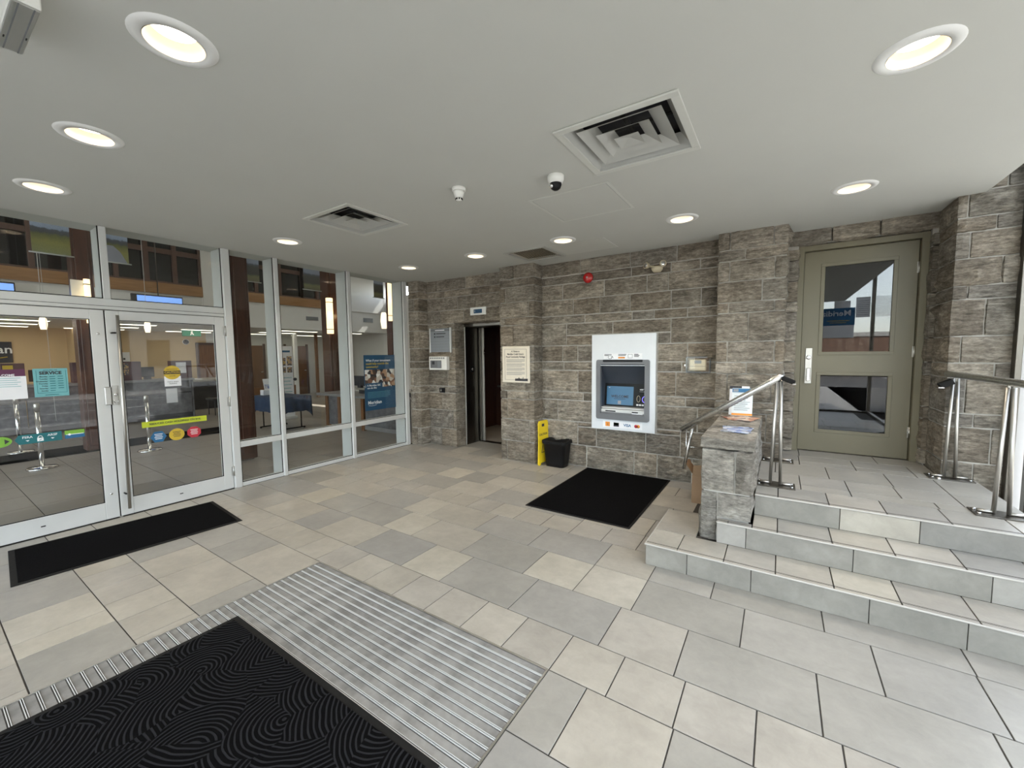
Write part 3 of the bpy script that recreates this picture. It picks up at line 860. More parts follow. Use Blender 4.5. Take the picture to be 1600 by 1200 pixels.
# ceiling diffusers: concentric pyramidal vanes
def frustum(mb, cx, cy, s0, z0, s1, z1, t=0.004):
    def sq(s, z): return [(cx - s, cy - s, z), (cx + s, cy - s, z), (cx + s, cy + s, z), (cx - s, cy + s, z)]
    a, b = sq(s0, z0), sq(s1, z1)
    c, d = sq(s0 - t, z0 + t), sq(s1 - t, z1 + t)
    fs = []
    for k in range(4):
        k2 = (k + 1) % 4
        fs += [(k, k2, 4 + k2, 4 + k), (8 + k, 12 + k, 12 + k2, 8 + k2), (k, 8 + k, 8 + k2, k2), (4 + k, 4 + k2, 12 + k2, 12 + k)]
    mb.add(a + b + c + d, fs)
def diffuser(v, label, size):
    cx, cy = (v[0] + v[1]) / 2, (v[2] + v[3]) / 2
    h = (v[1] - v[0]) / 2
    t = thing('ceiling_vent', label, 'vent', (cx, cy, HC), 'square ceiling air diffusers')
    mb = MB()
    for a, b, c, d in rect_minus([(cx - h, cx + h, cy - h, cy + h)], [(cx - h + .045, cx + h - .045, cy - h + .045, cy + h - .045)]):
        mb.box(a, b, c, d, HC - .012, HC - .001, .002)
    obj('frame', mb, 'vent_frame', t)
    mb = MB(); frustum(mb, cx, cy, h - .034, HC - .004, h * .72, HC + .075)
    obj('throat', mb, 'diffuser', t)
    for k, (s0, z0, s1, z1) in enumerate(((h * .70, .004, h * .44, .050), (h * .45, .000, h * .22, .042), (h * .21, -.006, h * .01, .014))):
        mb = MB(); frustum(mb, cx, cy, s0, HC + z0, s1, HC + z1)
        obj('vane', mb, 'diffuser', t)
    mb = MB().box(cx - h * .98, cx + h * .98, cy - h * .98, cy + h * .98, HC + .11, HC + .118)
    obj('duct', mb, 'ink', t)
    obj('strut', MB().box(cx - .012, cx + .012, cy - h * .8, cy + h * .8, HC + .075, HC + .085), 'dark', t)
    obj('strut', MB().box(cx - h * .8, cx + h * .8, cy - .012, cy + .012, HC + .076, HC + .086), 'dark', t)
    return t
diffuser(V1, 'large looking square ceiling vent near the dome camera', 1)
diffuser(V2, 'smaller looking square ceiling vent toward the glass wall', 1)

# brown return grille by the stone wall
t = thing('return_grille', 'brown flush return air grille in ceiling before elevator pier', 'vent', (-2.70, 4.67, HC))
mb = MB()
for a, b, c, d in rect_minus([(-3.0, -2.40, 4.37, 4.97)], [(-2.955, -2.445, 4.415, 4.925)]):
    mb.box(a, b, c, d, HC - .008, HC - .0005, .002)
obj('frame', mb, 'diffuser', t)
for k in range(17):
    x = -2.94 + k * 0.03
    bx('louvre', t, 'putty', x, x + .022, 4.415, 4.925, HC + .004, HC + .007, 0, False, Matrix.Rotation(.5, 3, 'Y'))
bx('duct', t, 'dark', -2.97, -2.43, 4.40, 4.94, HC + .03, HC + .04)

# access hatch and a second flush panel
t = thing('ceiling_access_hatch', 'large white square access hatch in ceiling behind dome camera', 'hatch', (-1.465, 3.36, HC))
mb = MB()
for a, b, c, d in rect_minus([(-1.815, -1.115, 3.025, 3.70)], [(-1.79, -1.14, 3.05, 3.675)]):
    mb.box(a, b, c, d, HC - .004, HC - .0003, .001)
obj('hatch_frame', mb, 'vent_frame', t)
bx('hatch_groove', t, 'grey_plastic', -1.791, -1.139, 3.049, 3.676, HC - .0012, HC - .0003)
bx('hatch_panel', t, 'ceiling', -1.787, -1.143, 3.053, 3.672, HC - .003, HC - .0003, .001)
t = thing('ceiling_patch_panel', 'flush pale rectangular panel in ceiling beside brown grille', 'hatch', (-2.0, 4.62, HC))
bx('panel', t, 'vent_frame', -2.36, -1.685, 4.43, 4.93, HC - .003, HC - .0003, .001)
bx('panel_edge', t, 'white', -1.684, -1.680, 4.43, 4.93, HC - .0028, HC - .0003)

# smoke detector, dome camera
t = thing('smoke_detector', 'small white smoke detector hanging from the ceiling', 'detector', (-2.115, 2.49, HC))
c = (-2.115, 2.49, HC)
obj('base', MB().lathe([(0.052, 0), (0.055, -.006), (0.053, -.022), (0.048, -.026)], c), 'white_plastic', t)
obj('body', MB().lathe([(0.044, -.026), (0.042, -.040), (0.031, -.072), (0.029, -.076)], c), 'white_plastic', t)
obj('sensor_cap', MB().lathe([(0.024, -.076), (0.024, -.094), (0.001, -.098)], c), 'white_plastic', t)
for k in range(8):
    a = 2 * PI * k / 8
    p = (c[0] + math.cos(a) * .026, c[1] + math.sin(a) * .026)
    obj('slot', MB().box(p[0] - .005, p[0] + .005, p[1] - .003, p[1] + .003, HC - .092, HC - .080, 0, Matrix.Rotation(a + PI / 2, 3, 'Z')), 'black_plastic', t)
t = thing('dome_camera', 'white dome camera with black eye under the ceiling', 'camera', (-1.395, 2.72, HC))
c = (-1.395, 2.72, HC)
obj('housing', MB().lathe([(0.055, 0), (0.060, -.006), (0.060, -.030), (0.052, -.052), (0.040, -.060)], c), 'white_plastic', t)
obj('dome', MB().lathe([(0.042, -.055), (0.043, -.068), (0.034, -.092), (0.018, -.104), (0.0005, -.107)], c), 'black_plastic', t)
obj('lens', MB().lathe([(0.012, 0), (0.014, .016), (0.001, .018)], (c[0] - .012, c[1] - .03, HC - .080), (-.3, -1, -.4)), 'chrome', t)

# white box hung from the ceiling at the top left corner
t = thing('ceiling_box', 'white ceiling mounted box with grooved grey underside, top left corner', 'sensor', (-2.35, 0.326, HC))
bx('housing', t, 'white_plastic', -2.53, -2.17, 0.290, 0.362, HC - .085, HC, .004)
bx('sensor_plate', t, 'alu_dark', -2.527, -2.173, 0.293, 0.359, HC - .092, HC - .083, .002)
for y in (0.308, 0.344):
    bx('groove', t, 'grey_plastic', -2.527, -2.173, y, y + .004, HC - .0925, HC - .0915)
for x, y in ((-2.44, .30), (-2.40, .350)):
    bx('slot', t, 'black_plastic', x, x + .016, y, y + .004, HC - .0935, HC - .0915)

# ---------------------------------------------------------------- glass wall with double doors
GX = -5.58
fr = struct('window_1', 'aluminium and glass screen to the bank hall', (GX, 2.6, 0))
def mullion(y0, y1, z0=0.0, z1=HC, back=True):
    bx('mullion', fr, 'alu', GX - .26, GX + .012, y0, y1, z0, z1, .004)
    bx('mullion_cap', fr, 'alu', GX + .010, GX + .024, y0 + .008, y1 - .008, z0, z1, .003)
mullion(2.205, 2.295); mullion(2.80, 2.862); mullion(3.875, 3.945); mullion(4.975, 5.07)
mullion(0.09, 0.16); mullion(-1.02, -0.95); mullion(-2.42, -2.36)
def rail(y0, y1, z0, z1):
    bx('transom', fr, 'alu', GX - .10, GX + .012, y0, y1, z0, z1, .004)
for a, b in ((2.295, 2.80), (2.862, 3.875), (3.945, 4.975), (-0.95, .09), (-2.36, -1.02)):
    rail(a, b, 0.0, 0.05); rail(a, b, 0.495, 0.568)
    for z0, z1 in ((.05, .495), (.568, HC)):
        bx('glass_pane', fr, 'glass', GX - .014, GX - .004, a + .001, b - .001, z0 + .001, z1 - .001)
        for y in (a, b - .008):
            bx('gasket', fr, 'black_rubber', GX - .003, GX + .004, y, y + .008, z0, z1)
        bx('gasket', fr, 'black_rubber', GX - .003, GX + .004, a, b, z0, z0 + .008)
# over the doors
bx('transom', fr, 'alu', GX - .12, GX + .014, .16, 2.205, 2.100, 2.205, .004)
bx('transom_groove', fr, 'black_rubber', GX + .013, GX + .0155, .16, 2.205, 2.132, 2.136)
bx('mullion', fr, 'alu', GX - .26, GX + .014, 1.17, 1.225, 2.205, HC, .004)
for a, b in ((.16, 1.17), (1.225, 2.205)):
    bx('glass_pane', fr, 'glass', GX - .014, GX - .004, a + .001, b - .001, 2.206, HC)
    bx('gasket', fr, 'black_rubber', GX - .003, GX + .004, b - .008, b, 2.205, HC)
    bx('gasket', fr, 'black_rubber', GX - .003, GX + .004, a, b, 2.205, 2.213)

def leaf(name, label, y0, y1, lock_left):
    d = struct(name, label, (GX, (y0 + y1) / 2, 0))
    sl = 0.10
    bx('stile', d, 'alu', GX - .045, GX + .008, y0, y0 + sl, 0.008, 2.092, .003)
    bx('stile', d, 'alu', GX - .045, GX + .008, y1 - sl, y1, 0.008, 2.092, .003)
    bx('bottom_rail', d, 'alu', GX - .044, GX + .007, y0 + sl, y1 - sl, 0.008, 0.180, .003)
    bx('top_rail', d, 'alu', GX - .044, GX + .007, y0 + sl, y1 - sl, 2.0, 2.092, .003)
    bx('glass_pane', d, 'glass', GX - .020, GX - .010, y0 + sl, y1 - sl, .18, 2.0)
    for a, b, c, e in ((y0 + sl, y0 + sl + .006, .18, 2.0), (y1 - sl - .006, y1 - sl, .18, 2.0), (y0 + sl, y1 - sl, .18, .186), (y0 + sl, y1 - sl, 1.994, 2.0)):
        bx('glazing_bead', d, 'black_rubber', GX - .010, GX + .005, a, b, c, e)
    return d
d1 = leaf('door_1', 'left leaf of the aluminium framed glass double door', 0.19, 1.160, False)
d2 = leaf('door_2', 'right leaf of the double door with tall bar handle', 1.170, 2.20, True)
bx('edge_strip', d1, 'black_rubber', GX - .03, GX + .002, 1.159, 1.171, .01, 2.09)
# tall pull on the right leaf, pull stubs on the left leaf
obj('bar_handle', MB().tube([(GX + .075, 1.222, .085), (GX + .075, 1.245, 2.045)], .0135), 'steel', d2)
for z in (0.24, 1.87):
    obj('handle_mount', MB().tube([(GX + .008, 1.205, z), (GX + .06, 1.205, z), (GX + .075, 1.225, z)], .008), 'black_plastic', d2)
for z in (1.86, 0.26):
    obj('blank_plug', MB().lathe([(.011, 0), (.011, .003), (.006, .006), (.0005, .006)], (GX + .008, 1.11, z), (1, 0, 0)), 'chrome', d1)
bx('slot', d1, 'black_plastic', GX + .0065, GX + .0085, .63, .66, .088, .098); bx('slot', d2, 'black_plastic', GX + .0065, GX + .0085, 1.66, 1.69, .088, .098)
bx('lock_case', d1, 'alu_dark', GX + .008, GX + .034, 1.118, 1.166, 1.155, 1.335, .006)
lp = bx('lock_plate', d2, 'alu_dark', GX + .008, GX + .014, 1.172, 1.222, 1.150, 1.345, .003)
obj('cylinder', MB().lathe([(.016, 0), (.016, .006), (.011, .010), (.0005, .010)], (GX + .014, 1.20, 1.255), (1, 0, 0)), 'chrome', d2)
obj('thumb_ring', MB().tube([(GX + .02, 1.198 + .017 * math.cos(a), 1.20 + .03 * math.sin(a)) for a in [PI * k / 8 for k in range(-8, 1)]], .003, 8), 'chrome', d2)
for z in (0.22, 1.08, 1.93):
    obj('hinge', MB().tube([(GX + .016, 2.204, z - .06), (GX + .016, 2.204, z + .06)], .009).box(GX + .006, GX + .014, 2.180, 2.228, z - .055, z + .055), 'alu_dark', d2)
for y in (1.166, 2.212):
    bx('floor_pivot', fr, 'alu_dark', GX - .02, GX + .03, y - .012, y + .012, 0.0, .010, .002)

# decals on the door glass (face the vestibule)
FXD = GX - .0085
def flat(name, parent, mat, y0, y1, z0, z1, x=FXD, th=.0012):
    return bx(name, parent, mat, x, x + th, y0, y1, z0, z1)
UY, UZ = (0, 1, 0), (0, 0, 1)
def hexa(name, parent, mat, y, z, ry, rz, n=6, rot=0.0, x=FXD):
    poly = [(ry * math.cos(2 * PI * k / n + rot), rz * math.sin(2 * PI * k / n + rot)) for k in range(n)]
    return obj(name, MB().prism(poly, (x, y, z), UY, UZ, (.0012, 0, 0)), mat, parent)
t = thing('instruction_strip', 'lime green strip with dark lettering on the right glass door', 'sticker', (FXD, 1.67, .91))
flat('strip', t, 'lime', 1.385, 1.965, .880, .942)
text('lettering', 'REDUCED CASH HOLDINGS ON SITE', t, 'ink', (FXD + .002, 1.675, .911), UY, UZ, .030, bold=.0006, squeeze=.92)
for (y, mname, lab, n, nm) in ((1.515, 'blue', 'blue hexagon sticker low on right glass door', 6, 'hexagon'), (1.675, 'gold_print', 'round yellow sticker between the two hexagon stickers on door', 24, 'round'), (1.835, 'red_print', 'red octagon sticker low on right glass door', 8, 'octagon')):
    t = thing('round_sticker' if n > 8 else nm + '_sticker', lab, 'sticker', (FXD, y, .768))
    hexa('disc', t, mname, y, .766, .070, .066, n, PI / 8 if n == 8 else 0)
    for k in range(4):
        bx('text_line', t, 'ink_white' if n != 24 else 'ink', FXD + .001, FXD + .002, y - .035 + .006 * (k % 2), y + .036 - .005 * (k % 2), .792 - k * .017, .798 - k * .017)
t = thing('notice_strip', 'dark teal strip with padlock mark on the left glass door', 'sticker', (FXD, .67, .90))
obj('strip', MB().prism([(-.145, 0), (-.12, .042), (.138, .042), (.138, -.042), (-.12, -.042)], (FXD, .675, .905), UY, UZ, (.0012, 0, 0)), 'teal_dark', t)
text('lettering', 'FSRA', t, 'ink_white', (FXD + .002, .605, .922), UY, UZ, .028, bold=.0004)
text('lettering', 'ARSF', t, 'ink_white', (FXD + .002, .755, .922), UY, UZ, .028, bold=.0004)
for y in (.605, .755):
    obj('arrow', MB().prism([(-.012, .004), (.012, .004), (0, -.008)], (FXD + .001, y, .892), UY, UZ, (.001, 0, 0)), 'ink_white', t)
bx('lock_mark', t, 'ink_white', FXD + .001, FXD + .002, .661, .699, .876, .906)
obj('lock_mark', MB().tube([(FXD + .0018, .68 + .014 * math.cos(a), .906 + .018 * math.sin(a)) for a in [PI * k / 8 for k in range(9)]], .0025, 6), 'ink_white', t)
bx('lock_check', t, 'teal_dark', FXD + .002, FXD + .0026, .670, .690, .886, .890, 0, False, Matrix.Rotation(.6, 3, 'X'))
t = thing('network_sticker', 'small lime over navy sticker with white line on left glass door', 'sticker', (FXD, .895, .90))
flat('lower_band', t, 'blue', .832, .962, .868, .905); flat('upper_band', t, 'green', .832, .962, .905, .943)
bx('wave_line', t, 'ink_white', FXD + .001, FXD + .002, .840, .955, .902, .907); hexa('bead', t, 'ink_white', .862, .9045, .010, .010, 8, 0, FXD + .001)
t = thing('arrow_sticker', 'light green pill shaped arrow sticker at left door edge', 'sticker', (FXD, .44, .905))
hexa('pill', t, 'green', .44, .905, .078, .048, 16)
obj('arrow', MB().prism([(-.012, .022), (-.012, -.022), (.016, 0)], (FXD + .001, .488, .905), UY, UZ, (.001, 0, 0)), 'ink', t)
t = thing('caution_sticker', 'yellow and black caution disc over white label on right door', 'sticker', (FXD, 1.67, 1.42))
flat('label', t, 'paper', 1.600, 1.748, 1.305, 1.415)
hexa('disc', t, 'gold_print', 1.672, 1.455, .076, .076, 28, 0, FXD + .001)
bx('band', t, 'ink', FXD + .002, FXD + .003, 1.597, 1.747, 1.438, 1.474)
text('lettering', 'CAUTION', t, 'gold_print', (FXD + .0035, 1.672, 1.456), UY, UZ, .030, bold=.0006)
text('lettering', 'AUTOMATIC', t, 'ink', (FXD + .0027, 1.672, 1.490), UY, UZ, .017)
text('lettering', 'DOOR', t, 'ink', (FXD + .0027, 1.672, 1.416), UY, UZ, .018)
text('lettering', 'TWO WAY\nTRAFFIC', t, 'ink', (FXD + .002, 1.674, 1.342), UY, UZ, .020)
t = thing('hours_poster', 'teal hours of service sheet taped inside left glass door', 'sign', (FXD, .78, 1.4))
flat('sheet', t, 'teal', .672, .885, 1.275, 1.532)
text('lettering', 'HOURS OF', t, 'ink', (FXD + .002, .778, 1.515), UY, UZ, .018)
text('lettering', 'SERVICE', t, 'ink', (FXD + .002, .778, 1.490), UY, UZ, .038, bold=.0016)
for k, dn in enumerate(('Monday', 'Tuesday', 'Wednesday', 'Thursday', 'Friday', 'Saturday', 'Sunday')):
    z = 1.458 - k * .0215
    text('lettering', dn, t, 'ink', (FXD + .002, .757, z), UY, UZ, .015, 'RIGHT', .0003)
    for p_, q_ in (((.770, .805), (.820, .855)) if k < 6 else ((.770, .800),)):
        bx('text_line', t, 'teal_dark', FXD + .001, FXD + .002, p_, q_, z - .003, z + .003)
for yy in (.690, .872):
    bx('border_line', t, 'teal_dark', FXD + .001, FXD + .0018, yy, yy + .0025, 1.310, 1.515)
bx('border_line', t, 'teal_dark', FXD + .001, FXD + .0018, .690, .8745, 1.308, 1.311)
bx('text_line', t, 'teal_dark', FXD + .001, FXD + .002, .735, .820, 1.288, 1.294)
t = thing('welcome_poster', 'white notice with plum WELCOME header on left glass door', 'sign', (FXD, .53, 1.4))
flat('sheet', t, 'paper', .420, .632, 1.270, 1.470); flat('header', t, 'plum_print', .420, .628, 1.470, 1.532)
text('lettering', 'WELCOME', t, 'ink_white', (FXD + .002, .505, 1.480), UY, UZ, .026, bold=.0006)
for k in range(5):
    bx('text_line', t, 'teal', FXD + .001, FXD + .002, .44, .60 - .02 * (k % 2), 1.452 - k * .018, 1.456 - k * .018)
# blue poster in the last light
t = thing('bank_poster', 'navy poster with crowd photo hung inside the last glass pane', 'sign', (FXD, 4.46, 1.19))
flat('sheet', t, 'navy', 4.145, 4.775, .715, 1.625)
flat('photo_band', t, 'crowd', 4.160, 4.765, 1.09, 1.385, FXD + .001)
flat('caption_box', t, 'navy', 4.170, 4.500, 1.045, 1.165, FXD + .002)
for k, (s, b) in enumerate((('What if your investment', .0), ('could help nourish the', 0), ('community?', 0))):
    text('lettering', s, t, 'ink_white' if k == 0 else 'gold_print', (FXD + .0025, 4.185, 1.535 - k * .052), UY, UZ, .050, 'LEFT', .0005)
text('lettering', 'A Meridian GIC\ncan do this', t, 'ink_white', (FXD + .0035, 4.195, 1.105), UY, UZ, .042, 'LEFT', .0005)
for k in range(5):
    bx('text_line', t, 'teal', FXD + .001, FXD + .002, 4.20, 4.66 - .05 * (k == 4), 1.01 - k * .022, 1.014 - k * .022)
text('lettering', 'Meridian', t, 'ink_white', (FXD + .0025, 4.20, .842), UY, UZ, .078, 'LEFT', .0012)
obj('smile_curve', MB().tube([(FXD + .002, 4.21 + .16 * k / 8, .800 - .010 * math.sin(PI * k / 8)) for k in range(9)], .0025, 6), 'ink_white', t)

# ---------------------------------------------------------------- things on the elevator side
YW = 5.30
XU = (1, 0, 0)
t = thing('directory_board', 'large grey aluminium directory board left of elevator', 'sign', (-4.97, 5.29, 1.87))
bx('board', t, 'panel_grey', -5.205, -4.735, 5.268, 5.295, 1.665, 2.075, .003)
for x in (-5.222, -4.742):
    bx('side_rail', t, 'alu', x, x + .024, 5.258, 5.298, 1.655, 2.086, .005)
bx('header_strip', t, 'grey_plastic', -5.19, -4.75, 5.264, 5.268, 2.025, 2.065)
bx('text_line', t, 'ink_white', -5.08, -4.86, 5.2630, 5.2642, 2.036, 2.050)
for k in range(2):
    bx('text_line', t, 'ink', -5.06, -4.84 - .03 * k, 5.2665, 5.2682, 1.978 - k * .055, 1.992 - k * .055)
    bx('bullet', t, 'ink', -5.11, -5.08, 5.266, 5.268, 1.972 - k * .055, 1.998 - k * .055)
for k in range(6):
    bx('slat_joint', t, 'grey_plastic', -5.198, -4.745, 5.2665, 5.2685, 1.70 + k * .05, 1.7025 + k * .05)
t = thing('alarm_panel', 'pale grey fire alarm panel under the directory board', 'panel', (-4.99, 5.29, 1.47))
bx('cabinet', t, 'white_plastic', -5.200, -4.785, 5.215, 5.298, 1.352, 1.588, .008)
bx('window', t, 'grey_plastic', -5.165, -4.90, 5.211, 5.216, 1.385, 1.520, .002)
bx('display', t, 'ink', -5.12, -5.06, 5.208, 5.212, 1.448, 1.505, .001)
for k in range(5):
    bx('indicator', t, 'panel_grey', -4.99, -4.915, 5.209, 5.212, 1.405 + k * .021, 1.415 + k * .021)
for k in range(8):
    bx('vent_slot', t, 'grey_plastic', -5.17 + k * .045, -5.145 + k * .045, 5.213, 5.216, 1.545, 1.572)
t = thing('call_button', 'small black elevator call button plate on the stone', 'button', (-4.97, 5.29, .99))
bx('plate', t, 'black_plastic', -5.030, -4.905, 5.284, 5.300, .950, 1.036, .003)
obj('button', MB().lathe([(.016, 0), (.016, .004), (.0005, .005)], (-4.99, 5.284, .985), (0, -1, 0)), 'chrome', t)
bx('engraving', t, 'ink_white', -4.996, -4.984, 5.2835, 5.2845, 1.008, 1.018)
t = thing('floor_indicator', 'small silver elevator floor display above the doorway', 'display', (-4.13, 5.29, 2.32))
bx('plate', t, 'white_plastic', -4.292, -3.968, 5.276, 5.300, 2.260, 2.385, .004)
bx('screen', t, 'navy', -4.215, -4.045, 5.2735, 5.277, 2.288, 2.352, .001)
text('digits', '1', t, 'ink_white', (-4.19, 5.273, 2.320), XU, UZ, .05)
bx('button', t, 'white_plastic', -4.275, -4.245, 5.274, 5.277, 2.31, 2.33)
# elevator frame, door and cab
e = struct('door_elevator', 'open dark steel elevator doorway in the stone wall', (-4.1, 5.56, 0))
bx('jamb', e, 'steel_dark', -4.70, -4.645, 5.565, 5.905, 0.0, 2.10, .002)
bx('jamb_edge', e, 'steel', -4.70, -4.640, 5.548, 5.566, 0.0, 2.10, .003)
bx('jamb', e, 'steel_dark', -3.56, -3.50, 5.565, 5.905, 0.0, 2.10, .002)
bx('header', e, 'steel_dark', -4.70, -3.50, 5.57, 5.905, 2.10, 2.20, .002)
bx('header_edge', e, 'steel', -4.45, -3.50, 5.548, 5.569, 2.105, 2.150, .002)
bx('door_panel', e, 'steel_dark', -4.90, -4.60, 5.925, 5.955, .01, 2.10, .002)
bx('door_panel', e, 'steel', -4.90, -4.545, 5.965, 5.995, .01, 2.10, .003)
bx('door_edge', e, 'steel', -4.575, -4.560, 5.958, 5.968, .01, 2.10)
bx('sill', e, 'steel_dark', -4.66, -3.50, 5.905, 6.02, -.004, .004)
bx('threshold', e, 'tile_grey', -4.70, -3.48, 5.442, 5.903, -.02, 0.0, .002)
kp = bx('key_switch', e, 'black_plastic', -4.646, -4.640, 5.70, 5.79, 1.30, 1.40, .002)
obj('key_cylinder', MB().lathe([(.020, 0), (.020, .008), (.001, .009)], (-4.640, 5.745, 1.35), (1, 0, 0)), 'chrome', e)
obj('direction_lamp', MB().prism([(-.02, 0), (.02, 0), (0, .11)], (-4.545, 5.980, 1.66), UY, UZ, (.004, 0, 0)), 'chrome', e)
obj('direction_lamp', MB().prism([(-.02, 0), (.02, 0), (0, -.09)], (-4.545, 5.980, 1.645), UY, UZ, (.004, 0, 0)), 'chrome', e)
cab = thing('elevator_cab', 'dark elevator cab with brown panels behind the open doors', 'elevator', (-4.1, 6.8, 0))
bx('cab_floor', cab, 'tile_beige', -5.38, -3.3, 6.02, 7.5, -.02, .002)
bx('rear_panel', cab, 'wood_red', -5.38, -3.3, 7.5, 7.53, 0, 2.3); bx('side_panel', cab, 'wood_red', -5.41, -5.38, 6.02, 7.5, 0, 2.3); bx('side_panel', cab, 'wood_red', -3.3, -3.27, 6.02, 7.5, 0, 2.3)
bx('cab_roof', cab, 'dark', -5.41, -3.27, 6.02, 7.53, 2.3, 2.34)
obj('handrail', MB().tube([(-5.30, 7.44, .9), (-3.4, 7.44, .9)], .018), 'steel', cab)
bx('shaft_wall', cab, 'dark', -5.48, -5.43, 5.66, 7.6, -.02, 2.9)
l = bpy.data.lights.new('cab_lamp', 'AREA'); l.size = .5; l.energy = 0.8; l.color = (1, .78, .52); l.spread = 1.2
lo = bpy.data.objects.new('cab_lamp', l); COL.objects.link(lo); lo.parent = cab; lo.location = (-.4, -.15, 2.28)

t = thing('memorial_plaque', 'cream framed notice plaque on the stone pier beside elevator', 'sign', (-3.25, 5.05, 1.46))
bx('board', t, 'cream', -3.492, -3.010, 5.030, 5.056, 1.192, 1.732, .012)
mb = MB()
for a, b, c, d in rect_minus([(-3.44, -3.06, 1.235, 1.69)], [(-3.437, -3.063, 1.238, 1.687)]):
    mb.box(a, b, 5.0285, 5.0305, c, d)
obj('border_line', mb, 'ink', t)
for k, (s, z) in enumerate((('A Tribute to', .034), ('Meridian Credit Union\'s', .036), ('Proud Community Heritage', .036))):
    text('lettering', s, t, 'ink', (-3.25, 5.029, 1.655 - k * .040), XU, UZ, z, bold=.0008, squeeze=.82)
for p in range(4):
    for k in range(4):
        z = 1.535 - p * .062 - k * .013
        bx('text_line', t, 'grey_plastic', -3.41, -3.09 - .05 * (k == 3), 5.0285, 5.0302, z, z + .004)
sk = []
for i in range(20):
    sk.append((-.10 + .22 * i / 19, .02 + .022 * abs(math.sin(i * 1.7)) + (.02 if i in (6, 12) else 0)))
obj('building_sketch', MB().prism([(-.10, 0)] + sk + [(.12, 0)], (-3.16, 5.030, 1.222), XU, UZ, (0, -.0015, 0)), 'ink', t)

# caution sign leaning by the pier, waste bin
t = thing('wet_floor_sign', 'folded yellow wet floor caution sign leaning beside waste bin', 'sign', (-2.89, 5.14, 0))
# two thin boards seen nearly edge-on, opened a little at the foot
E1 = Vector((0.10, 0.995, 0)).normalized()
def board(cx, cy, lean, name):
    poly = [(-.135, 0), (-.095, 0), (-.09, .03), (.09, .03), (.095, 0), (.135, 0), (.110, .60), (.085, .640), (-.085, .640), (-.110, .60)]
    n = Vector((E1.y, -E1.x, 0))
    up_ = (Vector((0, 0, 1)) + n * lean).normalized()
    return obj(name, MB().prism(poly, (cx, cy, .002), E1, up_, n * .012), 'yellow', t), n, up_
b1, nn, uu = board(-2.850, 5.155, -.045, 'front_board')
b2, _, _ = board(-2.880, 5.180, .012, 'rear_board')
o_ = Vector((-2.850, 5.155, .002)) + nn * .0128
text('lettering', 'CAUTION', t, 'ink', o_ + uu * .44, E1, uu, .045, bold=.001)
obj('handle_slot', MB().prism([(-.03, .555), (.03, .555), (.03, .595), (-.03, .595)], o_, E1, uu, nn * .001), 'ink', t)
mb = MB()
for a, b in (((-.06, .18), (0, .36)), ((0, .36), (.06, .18)), ((.06, .18), (-.06, .18))):
    mb.tube([o_ + E1 * a[0] + uu * a[1], o_ + E1 * b[0] + uu * b[1]], .005, 6)
obj('warning_triangle', mb, 'ink', t)
t = thing('waste_bin', 'black plastic waste bin with bag beside the yellow sign', 'bin', (-2.64, 5.17, 0))
def ring(w_, d_, z, n=6, r=.05):
    pts = []
    for sx, sy, a0 in ((1, 1, 0), (-1, 1, PI / 2), (-1, -1, PI), (1, -1, 1.5 * PI)):
        for k in range(n + 1):
            a = a0 + PI / 2 * k / n
            pts.append((-2.64 + sx * (w_ - r) + r * math.cos(a), 5.17 + sy * (d_ - r) + r * math.sin(a), z))
    return pts
def loft(rings, smooth=True):
    n = len(rings[0]); vs = [p for r in rings for p in r]
    fs = [(i * n + k, i * n + (k + 1) % n, (i + 1) * n + (k + 1) % n, (i + 1) * n + k) for i in range(len(rings) - 1) for k in range(n)]
    mb = MB(); mb.add(vs, fs, smooth); return mb
mb = loft([ring(.140, .10, .003), ring(.150, .108, .06), ring(.175, .128, .345), ring(.184, .135, .348), ring(.186, .137, .372), ring(.176, .129, .374), ring(.168, .122, .33), ring(.14, .10, .02)])
mb.f.append(tuple(range(28))); mb.sm.append(False)
obj('bucket', mb, 'black_plastic', t)
mb = loft([ring(.188, .139, .335), ring(.190, .141, .36), ring(.188, .139, .378), ring(.174, .127, .380), ring(.160, .115, .30)])
for i, p in enumerate(mb.v):
    mb.v[i] = (p[0] + .004 * math.sin(i * 2.3), p[1] + .004 * math.sin(i * 1.7), p[2] + .007 * math.sin(i * 3.1))
obj('bag_lip', mb, 'black_rubber', t)

# ---------------------------------------------------------------- cash machine
t = thing('cash_machine', 'white and grey cash machine set into the stone wall', 'cash machine', (-1.728, 5.30, 1.2))
mb = MB()
for a, b, c, d in rect_minus([(-2.155, -1.300, .583, 1.864)], [(-2.03, -1.425, .795, 1.475)]):
    mb.box(a, b, 5.272, 5.300, c, d)
obj('front_panel', mb, 'atm_white', t)
def rrect(x0, x1, z0, z1, r, n=5):
    pts = []
    for cx, cz, a0 in ((x1 - r, z1 - r, 0), (x0 + r, z1 - r, PI / 2), (x0 + r, z0 + r, PI), (x1 - r, z0 + r, 1.5 * PI)):
        for k in range(n + 1):
            a = a0 + PI / 2 * k / n
            pts.append((cx + r * math.cos(a), cz + r * math.sin(a)))
    return pts
O_, I_ = rrect(-2.085, -1.372, .722, 1.528, .028), rrect(-2.025, -1.432, .800, 1.468, .012)
nO = len(O_); vs = []
for (x, z), (x2, z2) in zip(O_, I_):
    vs += [(x, 5.272, z), (x, 5.255, z), (x2, 5.250, z2), (x2, 5.300, z2)]
fs = []
for k in range(nO):
    a, b = 4 * k, 4 * ((k + 1) % nO)
    fs += [(a, a + 1, b + 1, b), (a + 1, a + 2, b + 2, b + 1), (a + 2, a + 3, b + 3, b + 2)]
mb = MB(); mb.add(vs, fs); obj('bezel', mb, 'grey_plastic', t)
x0, x1 = -2.028, -1.429
mb = MB().quad((x0, 5.275, 1.470), (x1, 5.275, 1.470), (x1, 5.465, 1.195), (x0, 5.465, 1.195)); obj('hood', mb, 'hood', t)
